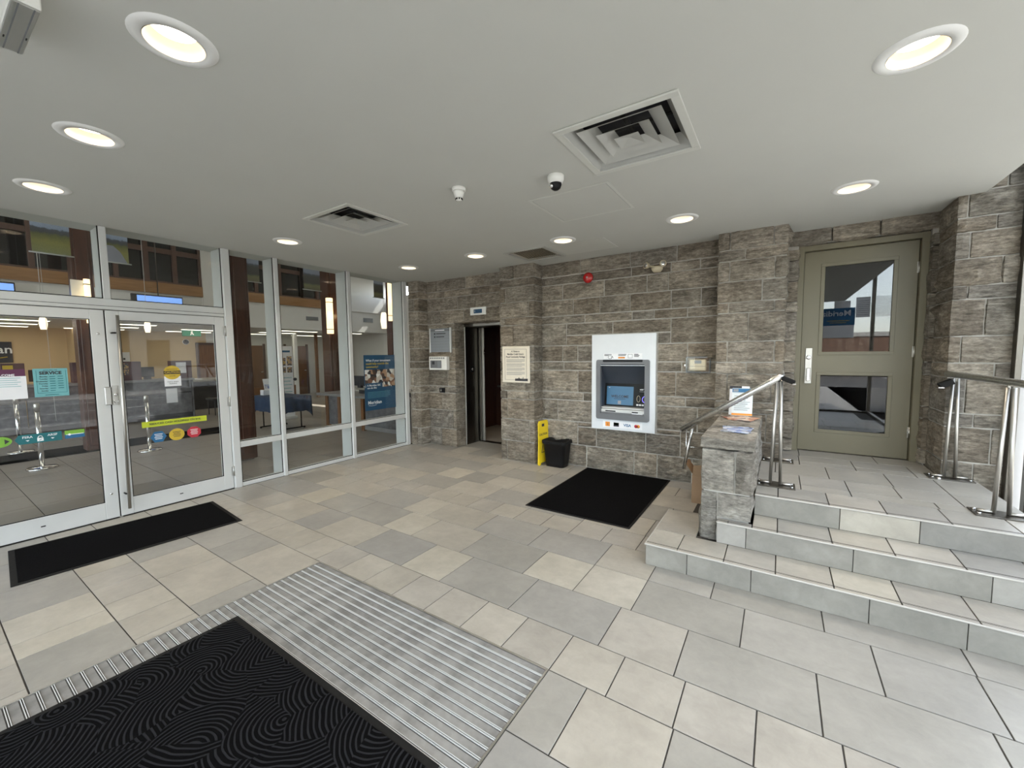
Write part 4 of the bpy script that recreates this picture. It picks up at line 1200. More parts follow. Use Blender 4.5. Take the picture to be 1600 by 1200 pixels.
mb = MB().box(x0, x1, 5.262, 5.276, 1.448, 1.456); obj('hood_highlight', mb, 'ink_white', t)  # white strip standing in for the highlight along the hood top
mb = MB()
for x in (x0, x1):
    mb.add([(x, 5.275, .800), (x, 5.275, 1.472), (x, 5.47, 1.195), (x, 5.44, .88), (x, 5.40, .80)], [(0, 1, 2, 3, 4)])
obj('side_cheek', mb, 'hood', t)
SV = Vector((0, .03, .300)).normalized()
S0 = Vector((0, 5.435, .895))
def slab(name, mat, xa, xb, sa, sb, out, par=None):
    n = Vector((0, -SV.z, SV.y))
    return obj(name, MB().prism([(xa, sa), (xb, sa), (xb, sb), (xa, sb)], S0 + n * out, XU, SV, n * .004), mat, par or t)
slab('console', 'black_plastic', x0, x1, -.01, .310, 0)
sc_ = slab('screen', 'atm_screen', -2.000, -1.630, .012, .265, .004)
nS = Vector((0, -SV.z, SV.y))
text('lettering', 'WELCOME', t, 'ink', S0 + nS * .0088 + Vector((-1.815, 0, 0)) + SV * .125, XU, SV, .050, bold=.0012)
slab('text_line', 'ink', -1.895, -1.735, .090, .096, .0082)
slab('card_symbol', 'panel_grey', -1.838, -1.795, .022, .068, .0082)
text('lettering', 'M', t, 'ink_white', S0 + nS * .0088 + Vector((-1.965, 0, 0)) + SV * .245, XU, SV, .02)
P0 = S0 + nS * .005
obj('reader_ring', MB().tube([P0 + Vector((-1.470 + .040 * math.cos(a), 0, 0)) + SV * (.100 + .042 * math.sin(a)) for a in [2 * PI * k / 20 for k in range(21)]], .005, 6), 'purple', t)
obj('reader_ring', MB().tube([P0 + Vector((-1.560 + .022 * math.cos(a), 0, 0)) + SV * (.105 + .042 * math.sin(a)) for a in [2 * PI * k / 20 for k in range(21)]], .003, 6), 'putty', t)
for k in range(4):
    slab('key', 'ink_white', -1.585 + k * .036, -1.558 + k * .036, .012, .034, .006)
for k in range(2):
    slab('icon', 'panel_grey', -1.55 + k * .02, -1.46, .200 + k * .035, .206 + k * .035, .006)
slab('card_slot', 'ink_white', -1.545, -1.500, .222, .236, .007)
bx('shelf', t, 'alu', x0, x1, 5.30, 5.435, .868, .884, .002)
bx('dispenser_tray', t, 'alu', x0 + .005, x1 - .005, 5.285, 5.43, .818, .862, .004)
bx('slot', t, 'black_plastic', -1.96, -1.82, 5.280, 5.286, .828, .842); bx('slot', t, 'black_plastic', -1.60, -1.52, 5.280, 5.286, .828, .842)
bx('receipt', t, 'ink_white', -1.60, -1.46, 5.278, 5.290, .814, .822)
bx('tray_base', t, 'grey_plastic', x0, x1, 5.28, 5.45, .792, .816)
bx('recess_back', t, 'dark', -2.05, -1.40, 5.475, 5.49, .70, 1.58)
sp = bx('scheme_strip', t, 'ink_white', -1.992, -1.458, 5.2705, 5.2725, .612, .702)
def logo(m, xa, xb, za, zb):
    bx('scheme_mark', t, m, xa, xb, 5.2690, 5.2706, za, zb)
logo('orange', -1.955, -1.893, .628, .688); text('lettering', 'ij', t, 'ink', (-1.923, 5.2688, .658), XU, UZ, .045)
logo('ink', -1.840, -1.768, .632, .684); logo('green', -1.838, -1.770, .650, .682)
text('lettering', 'VISA', t, 'blue', (-1.655, 5.2702, .657), XU, UZ, .050, bold=.0015)
for xx, m in ((-1.540, 'red_print'), (-1.510, 'orange')):
    obj('scheme_mark', MB().lathe([(.022, 0), (.022, .0012), (.0005, .0012)], (xx, 5.2704, .656), (0, -1, 0)), m, t)
bx('instruction_label', t, 'ink_white', -1.985, -1.470, 5.2705, 5.2725, 1.540, 1.610)
for x_, ws in ((-1.975, (.10, .06)), (-1.785, (.11, .10)), (-1.575, (.055, .07, .06))):
    for k, w_ in enumerate(ws):
        bx('text_line', t, 'ink', x_, x_ + w_, 5.2695, 5.2706, 1.594 - k * .014, 1.602 - k * .014)
bx('pictogram', t, 'orange', -1.785, -1.695, 5.2695, 5.2706, 1.545, 1.565); bx('pictogram', t, 'grey_plastic', -1.655, -1.595, 5.2695, 5.2706, 1.550, 1.600); bx('pictogram', t, 'ink_white', -1.651, -1.599, 5.269, 5.2697, 1.554, 1.596)
obj('pictogram', MB().tube([(-1.895 + .028 * math.cos(a), 5.2700, 1.562 + .022 * math.sin(a)) for a in [2 * PI * k / 14 for k in range(15)]], .0025, 5), 'grey_plastic', t)
obj('hand_sketch', MB().tube([(-1.88, 5.2698, 1.545), (-1.865, 5.2698, 1.575), (-1.85, 5.2698, 1.55)], .003, 5), 'ink', t)
obj('top_camera', MB().box(-1.99, -1.46, 5.245, 5.262, 1.500, 1.528, .005), 'black_plastic', t)
obj('mortar_patch', MB().prism([(-.30, 0), (.22, 0), (.14, -.03), (-.05, -.045), (-.22, -.028)], (-1.73, 5.297, .583), XU, UZ, (0, .02, 0)), 'stone_pale', t)

# fire bell, emergency lamp, door phone
t = thing('fire_bell', 'round red fire alarm bell high on the stone wall', 'alarm', (-2.215, 5.29, 2.645))
obj('back_plate', MB().lathe([(.045, -.01), (.045, .02), (.02, .022)], (-2.215, 5.30, 2.645), (0, -1, 0)), 'ink', t)
obj('gong', MB().lathe([(.070, .02), (.072, .028), (.066, .046), (.045, .062), (.012, .068), (.0005, .068)], (-2.215, 5.30, 2.645), (0, -1, 0), 32), 'red', t)
obj('centre_bolt', MB().lathe([(.010, .066), (.010, .074), (.0005, .075)], (-2.215, 5.30, 2.645), (0, -1, 0), 10), 'chrome', t)
t = thing('emergency_lamp', 'cream twin head emergency lamp high on stone wall', 'lamp', (-1.31, 5.28, 2.645))
c = (-1.30, 5.30, 2.655)
obj('body', MB().lathe([(.001, -.065), (.045, -.060), (.066, -.03), (.070, .0), (.001, .0)], (-1.30, 5.262, 2.672), (0, 0, 1), 20), 'putty', t)
bx('mount', t, 'putty', -1.36, -1.24, 5.255, 5.30, 2.665, 2.690, .006)
for dx, ax in ((-.115, (-.55, -.8, .1)), (.060, (.5, -.8, .1))):
    p = (-1.30 + dx, 5.262, 2.700)
    h = obj('lamp_head', MB().lathe([(.018, -.02), (.034, 0), (.040, .028), (.042, .034), (.034, .036)], p, ax, 18), 'putty', t)
    obj('lamp_glass', MB().lathe([(.036, .034), (.02, .040), (.0005, .042)], p, ax, 16), 'chrome', h)
obj('arm', MB().tube([(-1.415, 5.268, 2.695), (-1.34, 5.27, 2.685)], .012), 'putty', t)
t = thing('door_intercom', 'cream intercom unit in a clear cover beside cash machine', 'intercom', (-.81, 5.29, 1.46))
bx('clear_cover', t, 'glass_clear', -.945, -.682, 5.215, 5.30, 1.372, 1.560, .006)
mb = MB()
for a, b, c_, d in rect_minus([(-.948, -.679, 1.369, 1.563)], [(-.935, -.692, 1.382, 1.550)]):
    mb.box(a, b, 5.285, 5.302, c_, d)
obj('cover_frame', mb, 'grey_plastic', t)
bx('unit', t, 'putty', -.905, -.720, 5.245, 5.298, 1.395, 1.530, .012)
bx('unit_screen', t, 'panel_grey', -.845, -.770, 5.241, 5.246, 1.482, 1.520, .002)
bx('grip_line', t, 'grey_plastic', -.90, -.725, 5.243, 5.246, 1.448, 1.452)
bx('hinge_knob', t, 'chrome', -.955, -.943, 5.23, 5.25, 1.45, 1.47)

# ---------------------------------------------------------------- olive door
d = struct('door_3', 'olive green half glazed steel door at the top of the steps', (.66, 5.60, .495))
mb = MB().box(.142, .196, 5.555, 5.68, .495, 2.755, .003).box(1.122, 1.178, 5.555, 5.68, .495, 2.755, .003).box(.142, 1.178, 5.5555, 5.68, 2.700, 2.757, .003)
obj('frame', mb, 'door_paint', d)
mb = MB()
GL = [(.386, .937, 1.606, 2.526), (.383, .940, .748, 1.350)]
for a, b, c_, e_ in rect_minus([(.201, 1.117, .503, 2.696)], GL):
    mb.box(a, b, 5.615, 5.660, c_, e_)
lf = obj('leaf', mb, 'door_paint', d)
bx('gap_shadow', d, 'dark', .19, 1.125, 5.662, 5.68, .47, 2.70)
bx('threshold', d, 'steel_dark', .19, 1.125, 5.595, 5.665, .478, .499, .002)
for a, b, c_, e_ in GL:
    mb = MB()
    for p, q, r_, s_ in rect_minus([(a - .035, b + .035, c_ - .035, e_ + .035)], [(a, b, c_, e_)]):
        mb.box(p, q, 5.608, 5.616, r_, s_, .002)
    obj('glazing_frame', mb, 'door_paint', d)
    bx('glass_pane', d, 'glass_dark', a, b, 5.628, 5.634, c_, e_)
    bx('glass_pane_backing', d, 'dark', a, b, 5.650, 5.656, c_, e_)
    for k in range(int((e_ - c_) / .03)):
        bx('wire', d, 'ink', a, b, 5.6365, 5.6372, c_ + k * .03, c_ + k * .03 + .0012)
bx('lock_plate', d, 'steel', .240, .303, 5.604, 5.616, 1.255, 1.650, .003)
obj('lock_cylinder', MB().lathe([(.024, 0), (.022, .010), (.012, .012), (.0005, .012)], (.270, 5.604, 1.545), (0, -1, 0)), 'chrome', d)
obj('pull_handle', MB().box(.255, .290, 5.565, 5.580, 1.285, 1.430, .005).box(.258, .287, 5.575, 5.606, 1.285, 1.31).box(.258, .287, 5.575, 5.606, 1.41, 1.43), 'steel_rail', d)
for z in (2.43, 1.60, .78):
    obj('hinge', MB().tube([(1.121, 5.608, z - .055), (1.121, 5.608, z + .055)], .010).box(1.108, 1.134, 5.607, 5.613, z - .055, z + .055), 'steel', d)

# ---------------------------------------------------------------- railings on the landing
def post(name_parent, x, y, ztop, lean=.045):
    pl = obj('base_plate', MB().box(x - .14, x + .14, y - .085, y + .085, .4955, .504, .002), 'steel_dark', name_parent)
    for s in (-1, 1):
        obj('post_tube', MB().tube([(x + s * .036, y, .506), (x + s * .014, y, ztop)], .0125, 10), 'steel', name_parent)
        obj('foot_bar', MB().tube([(x + s * .030, y, .514), (x + s * .112, y, .514)], .0105, 10), 'steel', name_parent)
        for q in (-1, 1):
            obj('bolt', MB().lathe([(.011, 0), (.011, .008), (.0005, .010)], (x + s * .115, y + q * .05, .504), n=8), 'chrome', name_parent)
rl = thing('left_handrail', 'slim steel handrail sloping over stone newel wall, left of steps', 'railing', (0.0, 4.0, .495))
post(rl, .002, 4.005, 1.372); post(rl, .010, 4.925, 1.372)
obj('handrail', MB().tube([(.016, 4.96, 1.410), (.016, 4.03, 1.412), (.0, 3.995, 1.405), (-.06, 3.985, 1.360), (-.745, 4.0, .895)], .026, 14), 'steel_rail', rl)
obj('rail_return', MB().tube([(-.655, 4.0, .915), (-.715, 4.0, .53)], .014, 10), 'steel_rail', rl)
obj('wall_bracket', MB().tube([(-.705, 4.02, .90), (-.705, 4.02, .74), (-.49, 4.02, .735)], .004, 8), 'chrome', rl)
obj('saddle', MB().tube([(.002, 4.005, 1.366), (.008, 4.005, 1.40)], .010, 8), 'black_rubber', rl)
obj('end_clamp', MB().box(.020, .115, 3.975, 4.020, 1.362, 1.400, .006, Matrix.Rotation(.42, 3, 'Y')), 'black_rubber', rl)
bx('clamp_tip', rl, 'chrome', .092, .118, 3.972, 4.022, 1.345, 1.356, .003)
obj('cross_bar', MB().tube([(-.175, 4.86, 1.02), (-.03, 4.86, 1.02), (.01, 4.90, 1.02)], .006, 8), 'steel', rl)
rr = thing('right_handrail', 'steel handrail on paired slanting posts at right landing edge', 'railing', (1.28, 4.5, .495))
post(rr, 1.268, 4.985, 1.372); post(rr, 1.283, 4.035, 1.362)
obj('handrail', MB().tube([(1.225, 5.02, 1.408), (1.262, 4.5, 1.402), (1.292, 3.9, 1.396), (1.320, 3.3, 1.388)], .026, 14), 'steel_rail', rr)
for y in (4.985, 4.035):
    obj('saddle', MB().tube([(1.272, y, 1.345), (1.272, y, 1.39)], .009, 8), 'steel', rr)
obj('end_clamp', MB().box(1.155, 1.250, 4.93, 4.985, 1.300, 1.350, .006, Matrix.Rotation(-.5, 3, 'Y')), 'black_rubber', rr)
bx('clamp_tip', rr, 'chrome', 1.150, 1.190, 4.925, 4.93, 1.285, 1.296, .002)
obj('floor_lamp_stud', MB().lathe([(.016, 0), (.016, .012), (.008, .022), (.0005, .024)], (1.185, 4.90, .496), n=12), 'chrome', rr)

# leaflets and notice stand on the newel wall, cardboard box behind it
def sheet(mb, c, w_, h_, ang, z, th=.0012):
    R = Matrix.Rotation(ang, 3, 'Z')
    mb.box(c[0] - w_ / 2, c[0] + w_ / 2, c[1] - h_ / 2, c[1] + h_ / 2, z, z + th, 0, R)
for k, (c, a, m, lab) in enumerate((((-.33, 4.50), .5, 'leaflet_red', 'red brown leaflet under the notice stand on newel wall, lowest'), ((-.27, 4.47), -.25, 'leaflet_red', 'red brown leaflet before the notice stand on newel wall, topmost'), ((-.285, 3.86), .12, 'leaflet_blue', 'blue white leaflet stack near front of newel wall, lower one'), ((-.275, 3.82), -.10, 'leaflet_blue', 'blue white leaflet near front of newel wall, upper one'))):
    t = thing('leaflet', lab, 'leaflet', (c[0], c[1], .966), 'leaflets on the stone newel wall')
    mb = MB(); sheet(mb, c, .20, .28, a, .9655 + .0045 * (k % 2) , .004)
    obj('cover', mb, m, t)
    mb = MB(); sheet(mb, c, .196, .276, a, .9645 + .0045 * (k % 2), .001)
    obj('pages', mb, 'paper', t)
t = thing('notice_stand', 'white notice in clear leaning stand on stone newel wall', 'sign', (-.29, 4.58, .966))
LU = Vector((0, .22, 1)).normalized()
XS = Vector((.99, .10, 0)).normalized()
def lean(name, mat, x0_, x1_, s0, s1, out):
    n = XS.cross(LU)
    return obj(name, MB().prism([(x0_, s0), (x1_, s0), (x1_, s1), (x0_, s1)], Vector((-.30, 4.60, .976)) + n * out, XS, LU, n * .0015), mat, t)
lean('sleeve', 'glass_clear', -.092, .096, .0, .285, 0); lean('page', 'paper', -.088, .092, .006, .282, -.004)
lean('header_band', 'blue', -.088, .092, .240, .278, .0022)
lean('logo_box', 'panel_grey', -.080, -.035, .246, .272, .004)
for k in range(8):
    lean('text_line', 'grey_plastic', -.068, .07 - .02 * (k % 3), .20 - k * .02, .204 - k * .02, .0022)
lean('foot_band', 'orange', -.088, .092, .008, .028, .0022)
obj('stand_foot', MB().box(-.40, -.21, 4.60, 4.72, .966, .972), 'glass_clear', t)
t = thing('back_notice', 'second notice with black edge standing behind white notice stand', 'sign', (-.33, 4.72, .966))
obj('page', MB().prism([(-.09, 0), (.09, 0), (.09, .30), (-.09, .30)], (-.335, 4.735, .968), XU, LU, (0, .0015, 0)), 'paper', t)
obj('black_edge', MB().prism([(-.09, .27), (.02, .27), (.02, .30), (-.09, .30)], (-.335, 4.733, .968), XU, LU, (0, .0015, 0)), 'ink', t)
t = thing('cardboard_box', 'open brown cardboard box on floor behind the newel wall', 'box', (-.62, 4.76, 0))
bx('carton', t, 'card', -.745, -.512, 4.62, 5.0, .002, .30)
obj('flap', MB().prism([(0, 0), (.2, 0), (.2, .14), (0, .14)], (-.745, 4.66, .302), (0, 1, 0), Vector((-.55, 0, .83)), (.003, 0, .003)), 'card', t)
obj('flap', MB().prism([(0, 0), (.22, 0), (.16, .14), (.0, .12)], (-.74, 4.62, .30), (1, 0, 0), Vector((.1, -.2, .95)).normalized(), (0, .004, 0)), 'card', t)

# ---------------------------------------------------------------- mats and entrance grating
def mat_thing(name, label, x0, x1, y0, y1, top, border=.03, z=.001, ang=0.0):
    t = thing(name, label, 'mat', ((x0 + x1) / 2, (y0 + y1) / 2, z))
    bx('rubber_border', t, 'black_rubber', x0, x1, y0, y1, z, z + .006, .004)
    bx('pile', t, top, x0 + border, x1 - border, y0 + border, y1 - border, z + .005, z + .011, .003)
    if ang:
        t.rotation_euler = (0, 0, ang)
    return t
mat_thing('swirl_doormat', 'large black doormat with embossed swirls lying on the grating', -2.775, -1.065, -.06, 1.072, 'mat_swirl', .035, .003)
mat_thing('machine_doormat', 'square black mat in front of the cash machine', -2.225, -1.10, 3.605, 5.285, 'mat_carpet', .022)
mat_thing('door_doormat', 'long narrow black mat in front of the glass doors', -5.33, -4.45, .377, 1.826, 'mat_carpet', .035, .001, -.083)
g = thing('entrance_grating', 'aluminium slat entrance grating sunk in the floor tiles', 'grating', (-1.96, .3, 0))
for (a, b, c_, e_) in ((-2.985, -2.975, -1.2, 1.74), (-.95, -.94, -1.2, 1.74), (-2.975, -.95, 1.73, 1.74), (-2.975, -.95, -1.2, -1.19)):
    bx('frame', g, 'alu_dark', a, b, c_, e_, -.015, .001)
me_a = MB().box(-.001, 2.024 - .001, 0, .033, -.013, -.0025)
first = obj('slat', MB().box(-2.974, -.951, 1.6945, 1.7275, -.013, -.0022), 'grate', g)
first_r = obj('slat_rib', MB().box(-2.974, -.951, 1.6822, 1.6850, -.013, .0006), 'alu', g)
first_r2 = obj('slat_rib', MB().box(-2.974, -.951, 1.6896, 1.6924, -.013, .0006), 'alu', g)
for k in range(1, 57):
    for o0 in (first, first_r, first_r2):
        o = o0.copy(); COL.objects.link(o); o.parent = g; o.location = (0, -.0505 * k, 0)
bx('well', g, 'dark', -2.985, -.94, -1.2, 1.74, -.02, -.013)

# ---------------------------------------------------------------- bank hall beyond the glass
hf = bx('floor', None, 'grout', -18.2, -5.60, -6.0, 11.0, -.16, -.004)
tag(hf, 'brown grey tiled floor of the bank hall beyond the glass', None, None, 'structure')
for i in range(13):
    for k in range(16):
        x1_ = -5.62 - i * .6; y0_ = -1.05 + k * .6
        lay('floor_tile', hf, x1_ - .6, x1_, y0_, y0_ + .6, 0.0, 'tile_hall', .0205)
o = bx('floor', None, 'tile_hall', -18.2, -13.43, -6.0, 11.0, -.01, 0.0); tag(o, 'far strip of the bank hall floor at the counters', None, None, 'structure')
o = bx('floor', None, 'tile_hall', -13.43, -5.62, 8.56, 11.0, -.01, 0.0); tag(o, 'far end of the bank hall floor', None, None, 'structure')
o = bx('floor', None, 'tile_hall', -13.43, -5.62, -6.0, -1.06, -.01, 0.0); tag(o, 'near end of the bank hall floor', None, None, 'structure')
WX = -13.0
# front of the upper wall: white band, beam, clerestory
w = struct('wall_hall', 'white band wall over the teller area', (WX, 4, 3))
bx('plaster_band', w, 'white', WX - .2, WX, -6.0, 11.0, 2.48, 3.22)
bx('plaster_pier', w, 'white', WX - .2, WX + .05, 4.66, 5.35, 2.48, 5.9)
bx('plaster_pier', w, 'white', WX - .2, WX + .05, 9.0, 11.0, 3.22, 5.9)
bx('plaster_pier', w, 'white', WX - .2, WX + .03, 2.30, 2.42, 3.22, 5.9)
for (ya, yb) in ((-6.0, 2.30), (2.30, 4.66), (5.35, 9.0)):
    tag(bx('trim_beam', None, 'wood_orange', WX - .05, WX + .06, ya, yb, 3.22, 3.485, .006), 'orange timber beam under the clerestory windows', None, None, 'structure')
win = struct('window_2', 'brown timber clerestory windows of the bank hall', (WX, 3, 3.5))
for y0_, y1_ in ((-6, -3), (-3.0, -.12), (-.12, 2.30), (2.42, 4.66), (5.35, 7.4), (7.4, 9.0)):
    n_ = max(2, round((y1_ - y0_) / .62))
    for k in range(n_ + 1):
        y = y0_ + (y1_ - y0_) * k / n_
        bx('window_post', win, 'wood_frame', WX - .1, WX + .02, y - .045, y + .045, 3.485, 5.9, .004)
    bx('window_rail', win, 'wood_frame', WX - .09, WX + .01, y0_, y1_, 4.22, 4.34, .004)
    bx('window_rail', win, 'wood_frame', WX - .09, WX + .01, y0_, y1_, 3.485, 3.53, .004)
    for k in range(n_):
        a = y0_ + (y1_ - y0_) * k / n_ + .045; b = y0_ + (y1_ - y0_) * (k + 1) / n_ - .045
        for z0, z1 in ((3.53, 4.22), (4.34, 5.9)):
            bx('glass_pane', win, 'glass_dark', WX - .06, WX - .05, a, b, z0, z1)
o = bx('wall_attic', None, 'laminate', -17.3, -17.2, -6, 11, 2.6, 6); tag(o, 'grey attic wall behind clerestory', None, None, 'structure')
# teller area
o = bx('ceiling', None, 'white', -17.2, WX - .2, -6, 11, 2.48, 2.56); tag(o, 'low white ceiling over the teller area', None, None, 'structure')
o = bx('wall_teller', None, 'beige_wall', -17.2, -17.1, -6, 6.15, 0, 2.48); tag(o, 'warm beige wall behind the tellers', None, None, 'structure')
o = bx('wall_teller_nib', None, 'beige_wall', -17.1, -15.9, 2.75, 2.95, 0, 2.48); tag(o, 'beige return wall behind the tellers', None, None, 'structure')
o = bx('wall_office', None, 'white', -17.2, -17.1, 6.15, 11, 0, 2.48); tag(o, 'pale wall of the offices', None, None, 'structure')
o = bx('wall_hall_end', None, 'white', -18.2, -5.55, -6.1, -6.0, 0, .30); tag(o, 'low sill wall at the glazed near end of the bank hall', None, None, 'structure')
o = bx('wall_hall_end', None, 'white', -18.2, -11.56, -6.1, -6.0, .30, 6); tag(o, 'solid part of the unseen near end wall, sized to cut daylight in the bank hall', None, None, 'structure')  # glazing narrowed with unseen wall so less daylight enters the hall
o = bx('wall_hall_end', None, 'white', -11.56, -5.55, -6.1, -6.0, 3.6, 6); tag(o, 'solid unseen wall added above the glazed near end to cut daylight', None, None, 'structure')  # unseen; added to darken the upper hall
wh = struct('window_5', 'glazed front at the near end of the bank hall', (-11, -6.05, .3))
for k in range(5):
    x = -11.52 + k * 1.42
    bx('mullion', wh, 'alu', x - .04, x + .04, -6.12, -5.96, .3, 3.6, .004)
    if k < 4:
        for z0, z1 in ((.30, 2.6), (2.68, 3.6)):
            bx('glass_pane', wh, 'glass_clear', x + .04, x + 1.38, -6.05, -6.04, z0, z1)
        bx('transom', wh, 'alu', x + .04, x + 1.38, -6.10, -6.0, 2.6, 2.68, .004)
mb = MB()
for a, b, c, d in rect_minus([(-18.2, -5.55, 0, 6)], [(-13.1, -11.3, 3.90, 4.35)]):  # slot cut in the unseen wall to throw the sun patch on the floor
    mb.box(a, b, 10.9, 11.0, c, d)
o = obj('wall_hall_far', mb, 'white'); tag(o, 'far end wall of the bank hall', None, None, 'structure')
o = bx('wall_elevator_side', None, 'white', -5.60, -5.50, 5.36, 10.9, 0, 6); tag(o, 'white side wall of the elevator block', None, None, 'structure')
o = bx('wall_upper', None, 'white', -5.88, -5.78, -6.0, 5.7, HC + .35, 6); tag(o, 'white wall above the glass screen', None, None, 'structure')
o = bx('wall_hall_outer', None, 'white', -18.3, -18.2, -6.0, 11, 0, 6.1); tag(o, 'outer wall of the bank', None, None, 'structure')
o = bx('ceiling', None, 'white', -18.2, -5.5, -6.0, 11, 6.0, 6.1); tag(o, 'high white bank hall ceiling', None, None, 'structure')
def fill_panel(x, y, z, sx, sy, watts, label, spread=PI):  # fixture and area lamp added to fill the hall with light
    t = thing('ceiling_fill_panel', label, 'light', (x, y, z), 'added fill lights of the bank hall')
    bx('frame', t, 'white', x - sx / 2 - .03, x + sx / 2 + .03, y - sy / 2 - .03, y + sy / 2 + .03, z - .03, z, .004)
    bx('diffuser', t, 'strip', x - sx / 2, x + sx / 2, y - sy / 2, y + sy / 2, z - .034, z - .029)
    l = bpy.data.lights.new('panel_fill', 'AREA'); l.shape = 'RECTANGLE'; l.size = sx; l.size_y = sy; l.energy = watts; l.color = (1, .94, .84); l.spread = spread
    lo = bpy.data.objects.new('panel_fill', l); COL.objects.link(lo); lo.parent = t; lo.location = (0, 0, -.04)
    return t
for i, (x, y) in enumerate(((-9.2, -2.5), (-9.2, 2.2), (-9.2, 7.2))):
    fill_panel(x, y, 6.0, 1.8, 1.8, HALL_W, 'added fill light on the high bank hall ceiling, ' + ('nearest one', 'middle one', 'farthest one')[i] + ' of the row')
n_ = 0
for x in (-13.6, -15.0, -16.3):
    for y in (-.6, 1.35, 3.2, 5.4, 7.6, 9.4):
        n_ += 1
        if (x, y) in ((-13.6, 5.4), (-15.0, 9.4)): continue
        ri = {-13.6: 'nearest', -15.0: 'middle', -16.3: 'farthest'}[x]
        oi_ = {-.6: 'first', 1.35: 'second', 3.2: 'third', 5.4: 'fourth', 7.6: 'fifth', 9.4: 'sixth'}[y]
        t = thing('fluorescent_light', 'long fluorescent light in the teller ceiling, %s row, %s from left' % (ri, oi_), 'light', (x, y, 2.48), 'fluorescent lights over the tellers')
        bx('tray', t, 'white', x - .09, x + .09, y - .62, y + .62, 2.455, 2.48)
        bx('diffuser', t, 'strip', x - .07, x + .07, y - .60, y + .60, 2.445, 2.456)
for y in (-2, 2.2, 6.5):
    l = bpy.data.lights.new('teller_glow', 'AREA'); l.shape = 'RECTANGLE'; l.size = 2.6; l.size_y = 3.2; l.energy = 15; l.color = (1, .90, .72)
    lo = bpy.data.objects.new('teller_glow', l); COL.objects.link(lo); lo.location = (-15.0, y, 2.43)
# timber columns with sconces
def column(x, y, w_, label, z1=6.0, sconces=(), z0=0.0):
    t = thing('timber_column', label, 'column', (x, y, z0))
    bx('shaft', t, 'wood_red', x - w_ / 2, x + w_ / 2, y - w_ / 2, y + w_ / 2, z0 + .02, z1, .006)
    bx('shaft_strip', t, 'wood_red', x + w_ / 2, x + w_ / 2 + .03, y - w_ * .32, y + w_ * .32, z0 + .10, z1, .004)
    bx('plinth', t, 'steel_dark', x - w_ * .35, x + w_ * .35, y - w_ * .35, y + w_ * .35, 0, z0 + .04)
    return t
column(-7.03, 2.96, .25, 'reddish timber column close behind the glass beside the doors')
column(-10.1, 6.52, .34, 'timber column behind the counter desk with glowing sconces')
column(-10.1, 1.86, .26, 'timber column beside left glass door with glowing sconce', 6.0)
column(-8.35, 7.1, .20, 'timber column near the far pane with tall sconce')
def sconce(x, y, z0, z1, label, r=.055):
    t = thing('wall_sconce', label, 'lamp', (x, y, z0), 'glowing tube sconces on the timber columns')
    obj('glass_tube', MB().tube([(x, y, z0), (x, y, z1)], r, 14), 'sconce', t)
    for z in (z0 + .12 * (z1 - z0), z1 - .12 * (z1 - z0)):
        obj('band', MB().tube([(x, y, z - .008), (x, y, z + .008)], r + .006, 14), 'steel_dark', t)
    l = bpy.data.lights.new('sconce_glow', 'POINT'); l.energy = 1.3; l.color = (1, .72, .36); l.shadow_soft_size = .06
    lo = bpy.data.objects.new('sconce_glow', l); COL.objects.link(lo); lo.parent = t; lo.location = (.14, -.06, (z1 - z0) / 2)
sconce(-9.87, 6.34, 2.20, 3.12, 'tube sconce on left face of the column behind desk', .085)
sconce(-9.86, 6.66, 2.25, 3.10, 'tube sconce on right face of the column behind desk')
sconce(-9.86, 1.88, 2.22, 2.96, 'tube sconce beside the landscape banner above left door', .04)
sconce(-8.2, 6.92, 2.48, 3.55, 'tall tube sconce right of the hanging pendant lamp', .05)
o = bx('wall_hall_nib', None, 'white', -9.95, -9.92, 1.70, 1.885, 2.28, 2.94); tag(o, 'white panel behind the sconce', None, None, 'structure')
def pendant(x, y, z0, z1, label, r=.06):
    t = thing('pendant_lamp', label, 'lamp', (x, y, z0), 'small glass pendant lamps in the bank')
    h = z1 - z0
    obj('shade', MB().lathe([(.001, 0), (r * .72, .002), (r, h * .45), (r * .85, h * .85), (r * .6, h), (.001, h)], (x, y, z0), n=16), 'pendant', t)
    obj('cord', MB().tube([(x, y, z1), (x, y, 6.0)], .005, 6), 'white', t)
    return t
pendant(-12.0, 1.64, 2.19, 2.43, 'glass pendant lamp seen through the left door'); pendant(-12.0, 3.205, 2.19, 2.44, 'glass pendant lamp seen through the right door'); pendant(-10.0, 8.19, 2.42, 2.90, 'glass pendant lamp seen through the last tall pane', .10)
# screens
for y0_, y1_, lab in ((3.09, 4.06, 'blue lit screen hanging above the right glass door'), (.42, 1.39, 'blue lit screen hanging above the left glass door')):
    t = thing('display_screen', lab, 'screen', (-12.5, (y0_ + y1_) / 2, 2.6), 'hanging blue screens')
    bx('casing', t, 'ink', -12.56, -12.50, y0_, y1_, 2.55, 3.11, .006)
    bx('screen', t, 'tv', -12.499, -12.495, y0_ + .10, y1_ - .02, 2.58, 3.08)
    obj('hanger', MB().tube([(-12.53, y0_ + .5, 3.1), (-12.53, y0_ + .5, 6.0)], .012, 6), 'steel_dark', t)
